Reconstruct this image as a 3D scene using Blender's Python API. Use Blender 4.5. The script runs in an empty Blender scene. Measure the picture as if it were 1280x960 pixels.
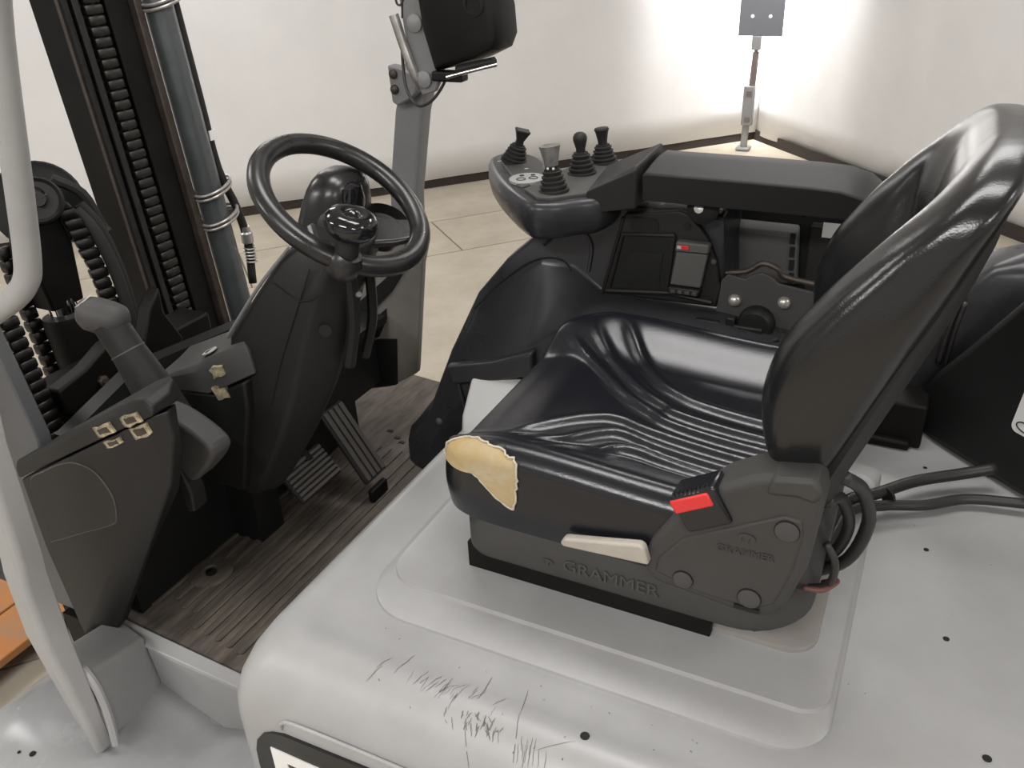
import bpy, math, random
from mathutils import Vector, Matrix, noise
random.seed(7)
sc = bpy.context.scene
COL = sc.collection
PI = math.pi

# ------------------------------------------------------------------ camera, world, lights, exposure
cd = bpy.data.cameras.new('camera'); cam = bpy.data.objects.new('camera', cd); COL.objects.link(cam)
cd.sensor_fit = 'HORIZONTAL'; cd.sensor_width = 36.0; cd.lens = 36.0 * 1080 / 1280
cd.clip_start = 0.05
RX = Vector((0.89748647, 0.43916099, -0.04068988)); RD = Vector((0.17912412, -0.4472561, -0.87628564))
RF = Vector((-0.40302927, 0.77916597, -0.48007062))
M = Matrix((RX, -RD, -RF)).transposed().to_4x4(); M.translation = Vector((0, 0, 1.0))
cam.matrix_world = M
sc.camera = cam
sc.view_settings.view_transform = 'Standard'; sc.view_settings.look = 'None'
sc.view_settings.exposure = 0.0; sc.view_settings.gamma = 1.0; sc.view_settings.use_curve_mapping = False

w = bpy.data.worlds.new('world'); sc.world = w; w.use_nodes = True
w.node_tree.nodes['Background'].inputs[0].default_value = (1, 0.98, 0.95, 1)
w.node_tree.nodes['Background'].inputs[1].default_value = 0.08

FLOOR = -1.15
CEIL = 2.75
TUBES = [(x, y) for y in (-2.0, 1.5, 4.6) for x in (-4.6, -0.5, 3.4)]
TUBE_W = 58.0
for i, (lx, ly) in enumerate(TUBES):
    ld = bpy.data.lights.new('tube_light', 'AREA'); ld.shape = 'RECTANGLE'; ld.size = 1.9; ld.size_y = 0.70
    ld.energy = TUBE_W * (2.3 if ly < 0 else 0.9 if ly < 2 else 0.9); ld.color = (1.0, 0.985, 0.97)
    lo = bpy.data.objects.new('tube_light', ld); COL.objects.link(lo); lo.location = (lx, ly, CEIL - 0.11)
FLOODS = [((-1.735, 8.76, 0.24), (-1.77, 9.05, 0.12), 420.0), ((-1.475, 7.42, 2.30), (-1.75, 9.05, 0.25), 620.0)]  # second spot is added to brighten the curtains and the backrest highlight
for k_, (p, t, e) in enumerate(FLOODS):
    ld = bpy.data.lights.new('flood_light', 'SPOT'); ld.energy = e; ld.spot_size = math.radians((158, 75)[k_]); ld.spot_blend = (0.75, 0.9)[k_]
    ld.shadow_soft_size = 0.10; ld.color = (1.0, 0.98, 0.95)
    lo = bpy.data.objects.new('flood_light', ld); COL.objects.link(lo); lo.location = p
    lo.rotation_euler = (Vector(t) - Vector(p)).to_track_quat('-Z', 'Y').to_euler()

# ------------------------------------------------------------------ materials
MATS = {}
def mat(name, col, rough=0.5, metal=0.0, var=0.0, vscale=6.0, bump=0.0, bscale=200.0, spec=0.5, emit=None, btype='noise', col2=None, coat=0.0, rvar=0.0, bdist=0.0006, stretch=None, bump2=None):
    m = bpy.data.materials.new(name); m.use_nodes = True; nt = m.node_tree; N = nt.nodes; L = nt.links
    b = N['Principled BSDF']
    b.inputs['Base Color'].default_value = (*col, 1); b.inputs['Roughness'].default_value = rough
    b.inputs['Metallic'].default_value = metal; b.inputs['Specular IOR Level'].default_value = spec
    b.inputs['Coat Weight'].default_value = coat
    tc = N.new('ShaderNodeTexCoord')
    if var or col2:
        n = N.new('ShaderNodeTexNoise'); n.inputs['Scale'].default_value = vscale; n.inputs['Detail'].default_value = 6; n.inputs['Roughness'].default_value = 0.65
        if stretch:
            mp_ = N.new('ShaderNodeMapping'); mp_.inputs['Scale'].default_value = stretch
            L.new(tc.outputs['Object'], mp_.inputs['Vector']); L.new(mp_.outputs['Vector'], n.inputs['Vector'])
        else: L.new(tc.outputs['Object'], n.inputs['Vector'])
        r = N.new('ShaderNodeValToRGB'); L.new(n.outputs['Fac'], r.inputs['Fac'])
        c2 = col2 if col2 else tuple(max(0, c * (1 - var)) for c in col)
        c1 = col if col2 else tuple(min(1, c * (1 + var * 0.5)) for c in col)
        r.color_ramp.elements[0].position = 0.32; r.color_ramp.elements[0].color = (*c2, 1)
        r.color_ramp.elements[1].position = 0.66; r.color_ramp.elements[1].color = (*c1, 1)
        L.new(r.outputs['Color'], b.inputs['Base Color'])
        if rvar:
            mr = N.new('ShaderNodeMapRange'); mr.inputs['To Min'].default_value = max(0.02, rough - rvar); mr.inputs['To Max'].default_value = min(1, rough + rvar)
            mr.inputs['From Min'].default_value = 0.3; mr.inputs['From Max'].default_value = 0.7
            L.new(n.outputs['Fac'], mr.inputs['Value']); L.new(mr.outputs['Result'], b.inputs['Roughness'])
    if bump:
        if btype == 'voronoi':
            t = N.new('ShaderNodeTexVoronoi'); out = t.outputs['Distance']
        else:
            t = N.new('ShaderNodeTexNoise'); t.inputs['Detail'].default_value = 3; out = t.outputs['Fac']
        t.inputs['Scale'].default_value = bscale; L.new(tc.outputs['Object'], t.inputs['Vector'])
        bp = N.new('ShaderNodeBump'); bp.inputs['Strength'].default_value = bump; bp.inputs['Distance'].default_value = bdist
        L.new(out, bp.inputs['Height'])
        if bump2:
            t2 = N.new('ShaderNodeTexNoise'); t2.inputs['Scale'].default_value = bump2[0]; t2.inputs['Detail'].default_value = 4; L.new(tc.outputs['Object'], t2.inputs['Vector'])
            b2 = N.new('ShaderNodeBump'); b2.inputs['Strength'].default_value = bump2[1]; b2.inputs['Distance'].default_value = bump2[2]
            L.new(t2.outputs['Fac'], b2.inputs['Height']); L.new(b2.outputs['Normal'], bp.inputs['Normal'])
        L.new(bp.outputs['Normal'], b.inputs['Normal'])
    if emit:
        b.inputs['Emission Color'].default_value = (*emit[0], 1); b.inputs['Emission Strength'].default_value = emit[1]
    MATS[name] = m
    return m

mat('paint', (0.31, 0.308, 0.305), 0.40, var=0.10, vscale=5.0, rvar=0.06)
mat('web_shade', (0.085, 0.087, 0.09), 0.5, var=0.1)  # grey darkened to carry the shade on the web plate
mat('paint_light', (0.50, 0.50, 0.49), 0.45, var=0.05)
mat('paint_fender', (0.29, 0.29, 0.292), 0.24, var=0.12, vscale=7, rvar=0.08)
mat('paint_dark', (0.23, 0.23, 0.235), 0.42, var=0.10, vscale=6)
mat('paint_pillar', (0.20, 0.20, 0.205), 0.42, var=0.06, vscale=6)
mat('paint_plate', (0.24, 0.225, 0.205), 0.4, var=0.12, vscale=9)
mat('vinyl', (0.008, 0.0085, 0.0115), 0.24, bump=0.20, bscale=420, btype='voronoi', spec=0.5, bump2=(30, 0.2, 0.0010))
mat('vinyl_back', (0.010, 0.010, 0.0105), 0.23, bump=0.16, bscale=420, btype='voronoi', spec=0.5, bump2=(38, 0.35, 0.0012))
mat('plastic', (0.0165, 0.016, 0.0155), 0.52, bump=0.12, bscale=900, spec=0.28)
mat('plastic_dark', (0.012, 0.012, 0.012), 0.5, bump=0.1, bscale=900, spec=0.28)
mat('plastic_grey', (0.060, 0.058, 0.0565), 0.55, bump=0.12, bscale=900, var=0.08, spec=0.28)
mat('plastic_mid', (0.095, 0.092, 0.089), 0.5, bump=0.1, bscale=900, spec=0.3)
mat('plastic_seat', (0.046, 0.0445, 0.0425), 0.55, bump=0.15, bscale=900, var=0.12, spec=0.28)
mat('plastic_gloss', (0.010, 0.010, 0.012), 0.20, spec=0.5)
mat('wheel_plastic', (0.016, 0.015, 0.015), 0.30, var=0.3, vscale=20, rvar=0.05)
mat('fairing', (0.028, 0.028, 0.031), 0.31, var=0.2, vscale=10, rvar=0.06, spec=0.35)
mat('knob_black', (0.008, 0.008, 0.009), 0.10, spec=0.6)
mat('rubber', (0.018, 0.017, 0.016), 0.7, bump=0.2, bscale=300, spec=0.28)
mat('rubber_mat', (0.125, 0.104, 0.086), 0.70, col2=(0.040, 0.034, 0.029), vscale=11, bump=0.3, bscale=160, stretch=(3.2, 0.6, 1), spec=0.28)
mat('rubber_pedal', (0.055, 0.049, 0.044), 0.6, bump=0.2, bscale=300)
mat('steel_black', (0.006, 0.0055, 0.005), 0.55, var=0.5, vscale=12, spec=0.18)
mat('steel_oily', (0.016, 0.014, 0.012), 0.42, metal=0.3, col2=(0.006, 0.005, 0.005), vscale=30)
mat('steel_brown', (0.060, 0.045, 0.036), 0.5, metal=0.3, var=0.4, vscale=20)
mat('tube_grey', (0.085, 0.092, 0.096), 0.36, metal=0.4, var=0.2, vscale=14)
mat('zinc', (0.45, 0.44, 0.42), 0.38, metal=0.8, var=0.3, vscale=30)
mat('chrome', (0.8, 0.8, 0.8), 0.08, metal=1.0)
mat('bolt_steel', (0.55, 0.54, 0.50), 0.33, metal=0.7)
mat('clamp', (0.35, 0.33, 0.31), 0.4, metal=0.6, var=0.3, vscale=40)
mat('foam', (0.40, 0.335, 0.225), 0.95, col2=(0.37, 0.255, 0.095), vscale=14, bump=0.7, bscale=190)
mat('backing', (0.48, 0.43, 0.34), 0.9, bump=0.5, bscale=300)
mat('ivory', (0.37, 0.34, 0.295), 0.5, var=0.12, vscale=25)
mat('red', (0.62, 0.03, 0.03), 0.35)
mat('label_white', (0.75, 0.74, 0.72), 0.5)
mat('label_grey', (0.42, 0.42, 0.41), 0.5)
mat('grip_grey', (0.20, 0.195, 0.19), 0.5, col2=(0.09, 0.085, 0.08), vscale=60)
mat('disc_grey', (0.30, 0.30, 0.295), 0.5)
mat('logo_black', (0.012, 0.012, 0.011), 0.35)
mat('glue', (0.50, 0.42, 0.27), 0.6, col2=(0.06, 0.05, 0.04), vscale=70)
mat('black_hole', (0.003, 0.003, 0.003), 0.8)
mat('scratch', (0.13, 0.12, 0.115), 0.8)
mat('chip', (0.12, 0.09, 0.07), 0.8)
mat('curtain', (0.74, 0.735, 0.735), 0.55, var=0.05, vscale=1.2)
mat('hem', (0.030, 0.022, 0.018), 0.8)
mat('concrete', (0.45, 0.40, 0.325), 0.72, col2=(0.35, 0.308, 0.245), vscale=2.2, bump=0.15, bscale=60)
mat('joint', (0.15, 0.13, 0.10), 0.9)
mat('ceiling', (0.55, 0.54, 0.53), 0.8)
mat('post', (0.24, 0.24, 0.24), 0.5, var=0.15, vscale=8)
mat('post_plate', (0.50, 0.51, 0.54), 0.45)
mat('mount_plate', (0.115, 0.12, 0.135), 0.45)
mat('box_grey', (0.20, 0.20, 0.20), 0.5)
mat('post_brown', (0.13, 0.10, 0.09), 0.6)
mat('orange', (0.38, 0.13, 0.015), 0.6, col2=(0.24, 0.15, 0.09), vscale=9)
mat('wood', (0.20, 0.14, 0.075), 0.8, var=0.4, vscale=14)
mat('cable', (0.022, 0.020, 0.019), 0.45)
mat('cable_red', (0.12, 0.045, 0.035), 0.5)
mat('lamp_face', (0.9, 0.9, 0.9), 0.4, emit=((1.0, 0.96, 0.9), 6.0))
mat('housing', (0.006, 0.006, 0.006), 0.42, spec=0.28)
mat('edge_highlight', (0.16, 0.16, 0.16), 0.35)  # pale grey that paints a highlight on the column edge
mat('seam_dark', (0.09, 0.087, 0.083), 0.4)

# ------------------------------------------------------------------ helpers
WL = {}
def V(*a): return Vector(a)
def catmull(pts, k, closed=False):
    P = [Vector(p) for p in pts]; n = len(P); out = []
    rng = n if closed else n - 1
    for i in range(rng):
        p0 = P[(i - 1) % n] if closed or i > 0 else P[0] * 2 - P[1]
        p1 = P[i]; p2 = P[(i + 1) % n]
        p3 = P[(i + 2) % n] if closed or i + 2 < n else P[-1] * 2 - P[-2]
        for j in range(k):
            t = j / k
            out.append(0.5 * (2 * p1 + (p2 - p0) * t + (2 * p0 - 5 * p1 + 4 * p2 - p3) * t * t + (3 * p1 - p0 - 3 * p2 + p3) * t ** 3))
    if not closed: out.append(P[-1])
    return out
class B:
    def __init__(s): s.v = []; s.f = []
    def add(s, vs, fs):
        o = len(s.v); s.v += [Vector(x) for x in vs]; s.f += [tuple(i + o for i in q) for q in fs]; return s
    def extrude(s, poly, vec):
        n = len(poly); P = [Vector(p) for p in poly]; Q = [p + Vector(vec) for p in P]
        return s.add(P + Q, [tuple(range(n)), tuple(range(2 * n - 1, n - 1, -1))] + [(i, i + n, (i + 1) % n + n, (i + 1) % n) for i in range(n)])
    def prism(s, xz, y0, y1): return s.extrude([(x, y0, z) for x, z in xz], (0, y1 - y0, 0))
    def prism_xy(s, xy, z0, z1): return s.extrude([(x, y, z0) for x, y in xy], (0, 0, z1 - z0))
    def prism_yz(s, yz, x0, x1): return s.extrude([(x0, y, z) for y, z in yz], (x1 - x0, 0, 0))
    def box(s, c, d, rot=None):
        R = rot if rot is not None else Matrix.Identity(3); c = Vector(c)
        vs = [c + R @ Vector((sx * d[0] / 2, sy * d[1] / 2, sz * d[2] / 2)) for sz in (-1, 1) for sx, sy in ((-1, -1), (1, -1), (1, 1), (-1, 1))]
        return s.add(vs, [(3, 2, 1, 0), (4, 5, 6, 7), (0, 1, 5, 4), (1, 2, 6, 5), (2, 3, 7, 6), (3, 0, 4, 7)])
    def loft(s, loops, cap0=True, cap1=True, closed=True):
        n = len(loops[0]); vs = [p for l in loops for p in l]; fs = []
        for a in range(len(loops) - 1):
            for i in range(n if closed else n - 1):
                j = (i + 1) % n; fs.append((a * n + i, a * n + j, (a + 1) * n + j, (a + 1) * n + i))
        if cap0: fs.append(tuple(range(n - 1, -1, -1)))
        if cap1: fs.append(tuple((len(loops) - 1) * n + i for i in range(n)))
        return s.add(vs, fs)
    def tube(s, pts, r, n=10, k=0, closed=False, caps=True):
        P = catmull(pts, k, closed) if k else [Vector(p) for p in pts]
        m = len(P); R = r if callable(r) else (lambda t: r)
        loops = []; up = None
        for i, p in enumerate(P):
            a = P[(i - 1) % m] if closed or i else P[0]; b = P[(i + 1) % m] if closed or i < m - 1 else P[-1]
            t = (b - a).normalized()
            if up is None: up = t.orthogonal().normalized()
            up = (up - t * up.dot(t)).normalized(); sd = t.cross(up)
            rr = R(i / max(1, m - 1))
            loops.append([p + (up * math.cos(2 * PI * j / n) + sd * math.sin(2 * PI * j / n)) * rr for j in range(n)])
        if closed: return s.loft(loops + [loops[0]], False, False)
        return s.loft(loops, caps, caps)
    def lathe(s, prof, o=(0, 0, 0), axis=(0, 0, 1), n=24, sq=None):
        ax = Vector(axis).normalized(); u = ax.orthogonal().normalized()
        if abs(ax.z) > 0.5: u = (V(1, 0, 0) - ax * ax.x).normalized()
        v = ax.cross(u); o = Vector(o)
        loops = []
        for r, h in prof:
            loops.append([o + ax * h + (u * math.cos(2 * PI * j / n) + v * math.sin(2 * PI * j / n)) * max(r, 1e-5) for j in range(n)])
        return s.loft(loops)
def link(name, b, m, parent=None, bevel=0.0, seg=2, smooth=True, angle=40, sub=0, label=None, kind=None, mesh=None):
    if mesh is None:
        lo = Vector(tuple(min(p[i] for p in b.v) for i in range(3))); hi = Vector(tuple(max(p[i] for p in b.v) for i in range(3)))
        c = (lo + hi) / 2
        me = bpy.data.meshes.new(name); me.from_pydata([p - c for p in b.v], [], b.f); me.update()
        import bmesh
        bm = bmesh.new(); bm.from_mesh(me); bmesh.ops.recalc_face_normals(bm, faces=bm.faces); bm.to_mesh(me); bm.free()
        me.materials.append(MATS[m])
        if smooth:
            me.shade_smooth(); me.set_sharp_from_angle(angle=math.radians(angle))
    else: me, c = mesh
    o = bpy.data.objects.new(name, me); COL.objects.link(o)
    WL[o.name] = c.copy()
    if parent is not None:
        o.parent = parent; o.location = c - WL[parent.name]
    else: o.location = c
    if bevel:
        bv = o.modifiers.new('bevel', 'BEVEL'); bv.width = bevel; bv.segments = seg; bv.limit_method = 'ANGLE'; bv.angle_limit = math.radians(30)
        bv.harden_normals = False
    if sub:
        sm = o.modifiers.new('sub', 'SUBSURF'); sm.levels = sub; sm.render_levels = sub
    if label: o['label'] = label
    if kind: o['kind'] = kind
    return o
def empty(name, loc, label, cat, group=None):
    o = bpy.data.objects.new(name, None); COL.objects.link(o); o.location = loc; WL[o.name] = Vector(loc)
    o['label'] = label; o['category'] = cat
    if group: o['group'] = group
    return o
def tag(o, label, cat, group=None):
    o['label'] = label; o['category'] = cat
    if group: o['group'] = group
    return o
def copy_at(o, parent, delta, kids=True):
    c = o.copy(); COL.objects.link(c); c.parent = parent
    WL[c.name] = WL[o.name] + Vector(delta); c.location = WL[c.name] - WL[parent.name]
    return c
def text(name, body, size, loc, rot, m, parent, extrude=0.001, sx=1.0, label=None, shear=0.0, offset=0.0):
    cu = bpy.data.curves.new(name, 'FONT'); cu.body = body; cu.size = size; cu.extrude = extrude; cu.align_x = 'CENTER'; cu.align_y = 'CENTER'
    cu.shear = shear; cu.offset = offset
    tmp = bpy.data.objects.new(name, cu); me = bpy.data.meshes.new_from_object(tmp); bpy.data.objects.remove(tmp); bpy.data.curves.remove(cu)
    me.name = name; me.materials.clear(); me.materials.append(MATS[m])
    o = bpy.data.objects.new(name, me); COL.objects.link(o); o.parent = parent; o.location = Vector(loc) - WL[parent.name]
    o.rotation_euler = rot; o.scale = (sx, 1, 1)
    if label: o['label'] = label
    return o
def sstep(a, b, x):
    t = min(1, max(0, (x - a) / (b - a))); return t * t * (3 - 2 * t)
def rrect(x0, x1, y0, y1, r, k=8):
    rs = r if isinstance(r, (list, tuple)) else (r,) * 4      # corners: (x0,y0) (x1,y0) (x1,y1) (x0,y1)
    out = []
    for (cx, cy, a0, q) in ((x0 + rs[0], y0 + rs[0], PI, rs[0]), (x1 - rs[1], y0 + rs[1], 1.5 * PI, rs[1]), (x1 - rs[2], y1 - rs[2], 0, rs[2]), (x0 + rs[3], y1 - rs[3], 0.5 * PI, rs[3])):
        for i in range(k + 1):
            a = a0 + i / k * PI / 2; out.append((cx + q * math.cos(a), cy + q * math.sin(a)))
    return out
def smooth_poly(pts, k=6): return [(p.x, p.y) for p in catmull([(a, b, 0) for a, b in pts], k, True)]
def interp(tab, t):
    for (a, u), (b, v) in zip(tab, tab[1:]):
        if t <= b: f = (t - a) / (b - a); return u + (v - u) * f
    return tab[-1][1]

# ------------------------------------------------------------------ the room
WD = V(4.76, 5.37, 0).normalized()                 # the direction of the left curtain wall
WN = V(-WD.y, WD.x, 0)
CORN = V(-1.77, 9.10, 0)
RDIR = V(2.323, -2.41, 0).normalized()             # the right curtain wall runs from the corner towards the right
def floor_part():
    fb = B().box((-1.5, 3, FLOOR - 0.06), (24, 24, 0.10))
    fl = link('floor', fb, 'joint', smooth=False); fl['kind'] = 'structure'; fl['label'] = 'beige concrete slab floor with dark joints'
    base = 5.70; cross0 = WD.dot(V(-3.14, 5.27, 0))
    strips = [(base - 6.2, base - 3.1, 3.0), (base - 3.1, base, 3.0), (base, base + 0.74, 1.5), (base + 0.74, base + 3.8, 3.0), (base - 9.3, base - 6.2, 3.0)]
    for n0, n1, ln in strips:
        for k in range(-6, 5):
            a0 = cross0 + k * ln + (0.0 if ln < 2 else 1.25); a1 = a0 + ln; g = 0.006
            if ln < 2 and abs(k) > 4: continue
            P = [WD * a + WN * n for a, n in ((a0 + g, n0 + g), (a1 - g, n0 + g), (a1 - g, n1 - g), (a0 + g, n1 - g))]
            c = sum(P, V(0, 0, 0)) / 4
            if not (-9 < c.x < 7 and -6 < c.y < 11): continue
            b = B().extrude([(p.x, p.y, FLOOR - 0.012 + 0.0) for p in P], (0, 0, 0.012))
            link('floor_slab', b, 'concrete', fl, smooth=False)
floor_part()
def curtain(name, p0, d, length, z0, z1, amp, seed, lab):
    b = B(); n = int(length / 0.05); nz = 14; n2 = V(-d.y, d.x, 0)
    vs = []
    for j in range(nz + 1):
        z = z0 + (z1 - z0) * j / nz
        for i in range(n + 1):
            s = i * length / n
            a = amp * (0.25 + 0.75 * min(1, abs(s) / 3)) if False else amp
            off = a * (noise.noise(V(s * 1.6 + seed, z * 0.15, seed)) + 0.5 * noise.noise(V(s * 3.7 + seed, z * 0.3, 3 + seed)))
            p = p0 + d * s + n2 * off
            vs.append((p.x, p.y, z))
    m = n + 1
    fs = [(j * m + i, j * m + i + 1, (j + 1) * m + i + 1, (j + 1) * m + i) for j in range(nz) for i in range(n)]
    b.add(vs, fs)
    o = link(name, b, 'curtain', angle=180); o['kind'] = 'structure'; o['label'] = lab
    so = o.modifiers.new('thick', 'SOLIDIFY'); so.thickness = 0.004
    # dark strip painting the shaded gap below the hem, and eyelets above it
    hb = B().box(p0 + d * length / 2 + n2 * (-0.02 if name == 'wall_left' else -0.02) + V(0, 0, FLOOR + 0.05), (length, 0.012, 0.10), Matrix((d, n2, V(0, 0, 1))).transposed())
    t = link('gap_shade_strip', hb, 'hem', o, smooth=False, label='dark strip painting the shaded gap below the curtain hem')
    e0 = None
    for i in range(int(length / 0.62)):
        s = 0.3 + i * 0.62; p = p0 + d * s
        eb = B().lathe([(0.014, 0), (0.014, 0.006), (0.008, 0.006), (0.008, 0.0)], V(p.x, p.y, z0 + 0.06) + n2 * (0.014 if name == 'wall_right' else -0.03), -n2, 10)
        if s < 9: link('eyelet', eb, 'hem', o)
    return o
curtain('wall_left', CORN, -WD, 10.5, FLOOR + 0.08, CEIL, 0.020, 1.3, 'white tarpaulin curtain wall on the left, hung straight')
curtain('wall_right', CORN, RDIR, 12.0, FLOOR + 0.06, CEIL, 0.045, 5.1, 'white tarpaulin curtain wall on the right with soft folds')
for nm, c, d in (('wall_back', (-1, -5.6, 0.8), (17, 0.1, 3.9)), ('wall_end', (-8.6, -1.0, 0.8), (0.1, 9.4, 3.9)), ('wall_near', (7.0, -1.6, 0.8), (0.1, 8.0, 3.9))):
    o = link(nm, B().box(c, d), 'curtain', smooth=False); o['kind'] = 'structure'
o = link('ceiling', B().box((-1.5, 2.5, CEIL + 0.05), (18, 18, 0.1)), 'ceiling', smooth=False); o['kind'] = 'structure'
for i, (lx, ly) in enumerate(TUBES):
    t = link('ceiling_lamp', B().box((lx, ly, CEIL - 0.05), (1.96, 0.76, 0.10)), 'post_plate', bevel=0.01)
    tag(t, 'long white ceiling lamp panel above the forklift', 'lamp', 'ceiling lamps')

# ------------------------------------------------------------------ corner post with control box
px, py = -1.762, 8.62
post = empty('corner_post', (px, py, FLOOR), 'slim grey post in the curtain corner carrying a plate and a small switch box', 'post')
link('pole', B().tube([(px - 0.03, py, FLOOR), (px - 0.02, py, -0.75), (px, py, -0.55), (px + 0.015, py, -0.15), (px + 0.02, py, 0.30), (px + 0.03, py, 1.30)], lambda t: 0.034 if t < 0.25 else 0.020, 8), 'post', post)
link('brown_sleeve', B().tube([(px + 0.002, py, -0.56), (px + 0.012, py, -0.24)], 0.030, 10), 'post_brown', post, label='brown sleeve on the post')
link('junction_box', B().box((px + 0.012, py - 0.01, -0.16), (0.085, 0.06, 0.12)), 'box_grey', post, bevel=0.006)
sb = link('switch_box', B().box((px - 0.010, py - 0.03, -0.72), (0.10, 0.07, 0.36)), 'box_grey', post, bevel=0.006)
for z in (-0.60, -0.84): link('switch_window', B().box((px - 0.005, py - 0.067, z), (0.05, 0.01, 0.04)), 'post_brown', sb)
pl = link('mounting_plate', B().box((px + 0.04, py - 0.03, 0.12), (0.40, 0.012, 0.44)), 'mount_plate', post, bevel=0.003)
for dx in (-0.08, 0.08): link('plate_hole', B().lathe([(0.016, 0), (0.016, 0.004)], (px + 0.04 + dx, py - 0.036, 0.07), (0, -1, 0), 12), 'label_white', pl)
link('foot', B().box((px - 0.03, py, FLOOR + 0.02), (0.13, 0.12, 0.03)), 'post', post, bevel=0.01)
sp_ = empty('added_spotlight', (-1.45, 7.3, CEIL), 'added grey spotlight on the ceiling that brightens the curtain corner', 'lamp')  # added lamp body for the brightening spot at the curtain corner
link('bracket', B().box((-1.45, 7.27, CEIL - 0.08), (0.05, 0.05, 0.16)), 'post', sp_)
link('added_lamp_head', B().lathe([(0.0001, -0.02), (0.06, -0.02), (0.09, -0.16), (0.0001, -0.17)], (-1.435, 7.22, 2.56), (0.12, -0.62, 0.78), 20), 'post', sp_)
fl_ = link('flood_head', B().box((px + 0.03, py + 0.06, 0.24), (0.20, 0.07, 0.13)), 'post', post, bevel=0.01)
link('lamp_glass', B().box((px + 0.03, py + 0.10, 0.24), (0.18, 0.008, 0.11)), 'lamp_face', fl_)

# ------------------------------------------------------------------ things on the floor beside the truck
t = empty('orange_pallet', (-2.45, 1.1, FLOOR), 'worn orange board and brown timber lying on the floor beyond the front fender', 'pallet')
for i, dx in enumerate((-0.30, -0.10, 0.10)):
    link('board', B().box((-2.62 + dx, 1.13, FLOOR + 0.10), (0.19, 0.9, 0.03)), 'orange', t, bevel=0.004)
link('bearer', B().box((-2.72, 0.80, FLOOR + 0.045), (0.6, 0.09, 0.08)), 'wood', t, bevel=0.004)
link('bearer', B().box((-2.72, 1.40, FLOOR + 0.045), (0.6, 0.09, 0.08)), 'wood', t, bevel=0.004)

# ------------------------------------------------------------------ the forklift
FK = empty('forklift', (-0.5, 1.2, FLOOR), 'grey forklift truck with a torn black driver seat, seen from its left side', 'forklift')

# ---- hood
def hood():
    prof = [(0.020, -0.75), (0.000, -0.30), (0.000, -0.13), (0.003, -0.095), (0.013, -0.062), (0.032, -0.030), (0.056, -0.008), (0.080, 0.0015), (0.10, 0.0015), (0.115, -0.003), (0.135, -0.0065), (0.20, -0.008), (0.24, -0.008)]
    loops = []
    for d, z in prof:
        r0 = 0.045 + 0.35 * min(d, 0.12); xr = -0.890 + d * 0.60
        loops.append([(x, y, z) for x, y in rrect(xr, 1.15, 0.655 + d, 1.86 - d, (r0, 0.03, 0.03, 0.05), 14)])
    return link('hood', B().loft(loops), 'paint', FK, angle=60, label='light grey sheet metal engine hood with scratches')
HD = hood()
def hood_panel():
    loops = []
    for d, z in ((0.0, -0.012), (0.003, -0.0035), (0.020, 0.001), (0.064, 0.0065), (0.067, 0.0125), (0.082, 0.0135)):
        e = 0.85 if d < 0.05 else 1
        loops.append([(x, y, z) for x, y in rrect(-0.755 + d * 0.3, 0.0 - d * 0.12, 0.842 + d, 1.60 - d, (0.10 - d * 0.6, 0.075 - d * 0.5, 0.04, 0.10 - d * 0.6), 10)])
    return link('hood_panel', B().loft(loops), 'paint', HD, angle=35)
hood_panel()
link('seat_plate', B().loft([[(x, y, z) for x, y in rrect(-0.62 + d, -0.042 - d, 1.005 + d, 1.42 - d, (0.04, 0.045, 0.04, 0.04))] for d, z in ((0, 0.012), (0, 0.020), (0.003, 0.022))]), 'paint_plate', HD, label='worn pale plate under the seat')
def raised_ridge():   # the rolled ridge along the recess for the side badge
    b = B()
    pts = [(-0.775, 0.6545, -0.110), (-0.77, 0.656, -0.096), (-0.74, 0.656, -0.088), (-0.6, 0.656, -0.085), (-0.2, 0.656, -0.085), (0.3, 0.656, -0.085)]
    b.tube(pts, 0.0035, 8, 4)
    return link('side_crease', b, 'paint', HD)
raised_ridge()
stk = [(-0.838, -0.30), (-0.840, -0.22), (-0.838, -0.185), (-0.830, -0.158), (-0.815, -0.138), (-0.795, -0.126), (-0.770, -0.119), (-0.60, -0.114), (-0.30, -0.112), (-0.02, -0.112), (0.01, -0.122), (0.02, -0.15), (0.02, -0.30)]
badge = link('badge_panel', B().prism(stk, 0.6505, 0.657), 'logo_black', HD, label='black badge panel with white lettering')
def logo_letter(polys, ox, oz, w_, h_, shear):
    b = B()
    for poly in polys: b.prism([(ox + (u * w_ + shear * (v - 1) * w_ * 0.0), oz + v * h_) for u, v in poly], 0.6485, 0.651)
    return link('logo_letter', b, 'label_white', badge, smooth=False)
R4 = lambda a, b, c, d: [(a, c), (b, c), (b, d), (a, d)]
S_ = [R4(0, 1, .81, 1), R4(0, .30, .72, .81), R4(0, 1, .48, .72), R4(.70, 1, .39, .48), R4(0, 1, .10, .39)]
T_ = [R4(0, 1, .78, 1), R4(.30, .70, .10, .78)]
I_ = [R4(0, .4, .10, 1)]
L_ = [R4(0, .38, .10, 1), R4(.38, 1, .10, .32)]
ox = -0.802
for polys, wd in ((S_, 0.098), (T_, 0.098), (I_, 0.09), (L_, 0.09), (L_, 0.09)):
    logo_letter(polys, ox, -0.285, wd, 0.125, 0.0); ox += wd * (0.55 if polys is I_ else 1) + 0.018
for hx, hy, r in ((-0.302, 0.753, 0.0068), (0.093, 1.364, 0.0045), (0.134, 1.152, 0.0048), (0.192, 0.944, 0.006), (0.075, 1.630, 0.004)):
    z = 0.0017 if hy < 0.8 else -0.0075
    link('bolt_hole', B().lathe([(r, 0), (r, 0.0006)], (hx, hy, z), (0, 0, 1), 16), 'black_hole', HD, label='small round hole in the hood')
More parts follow.
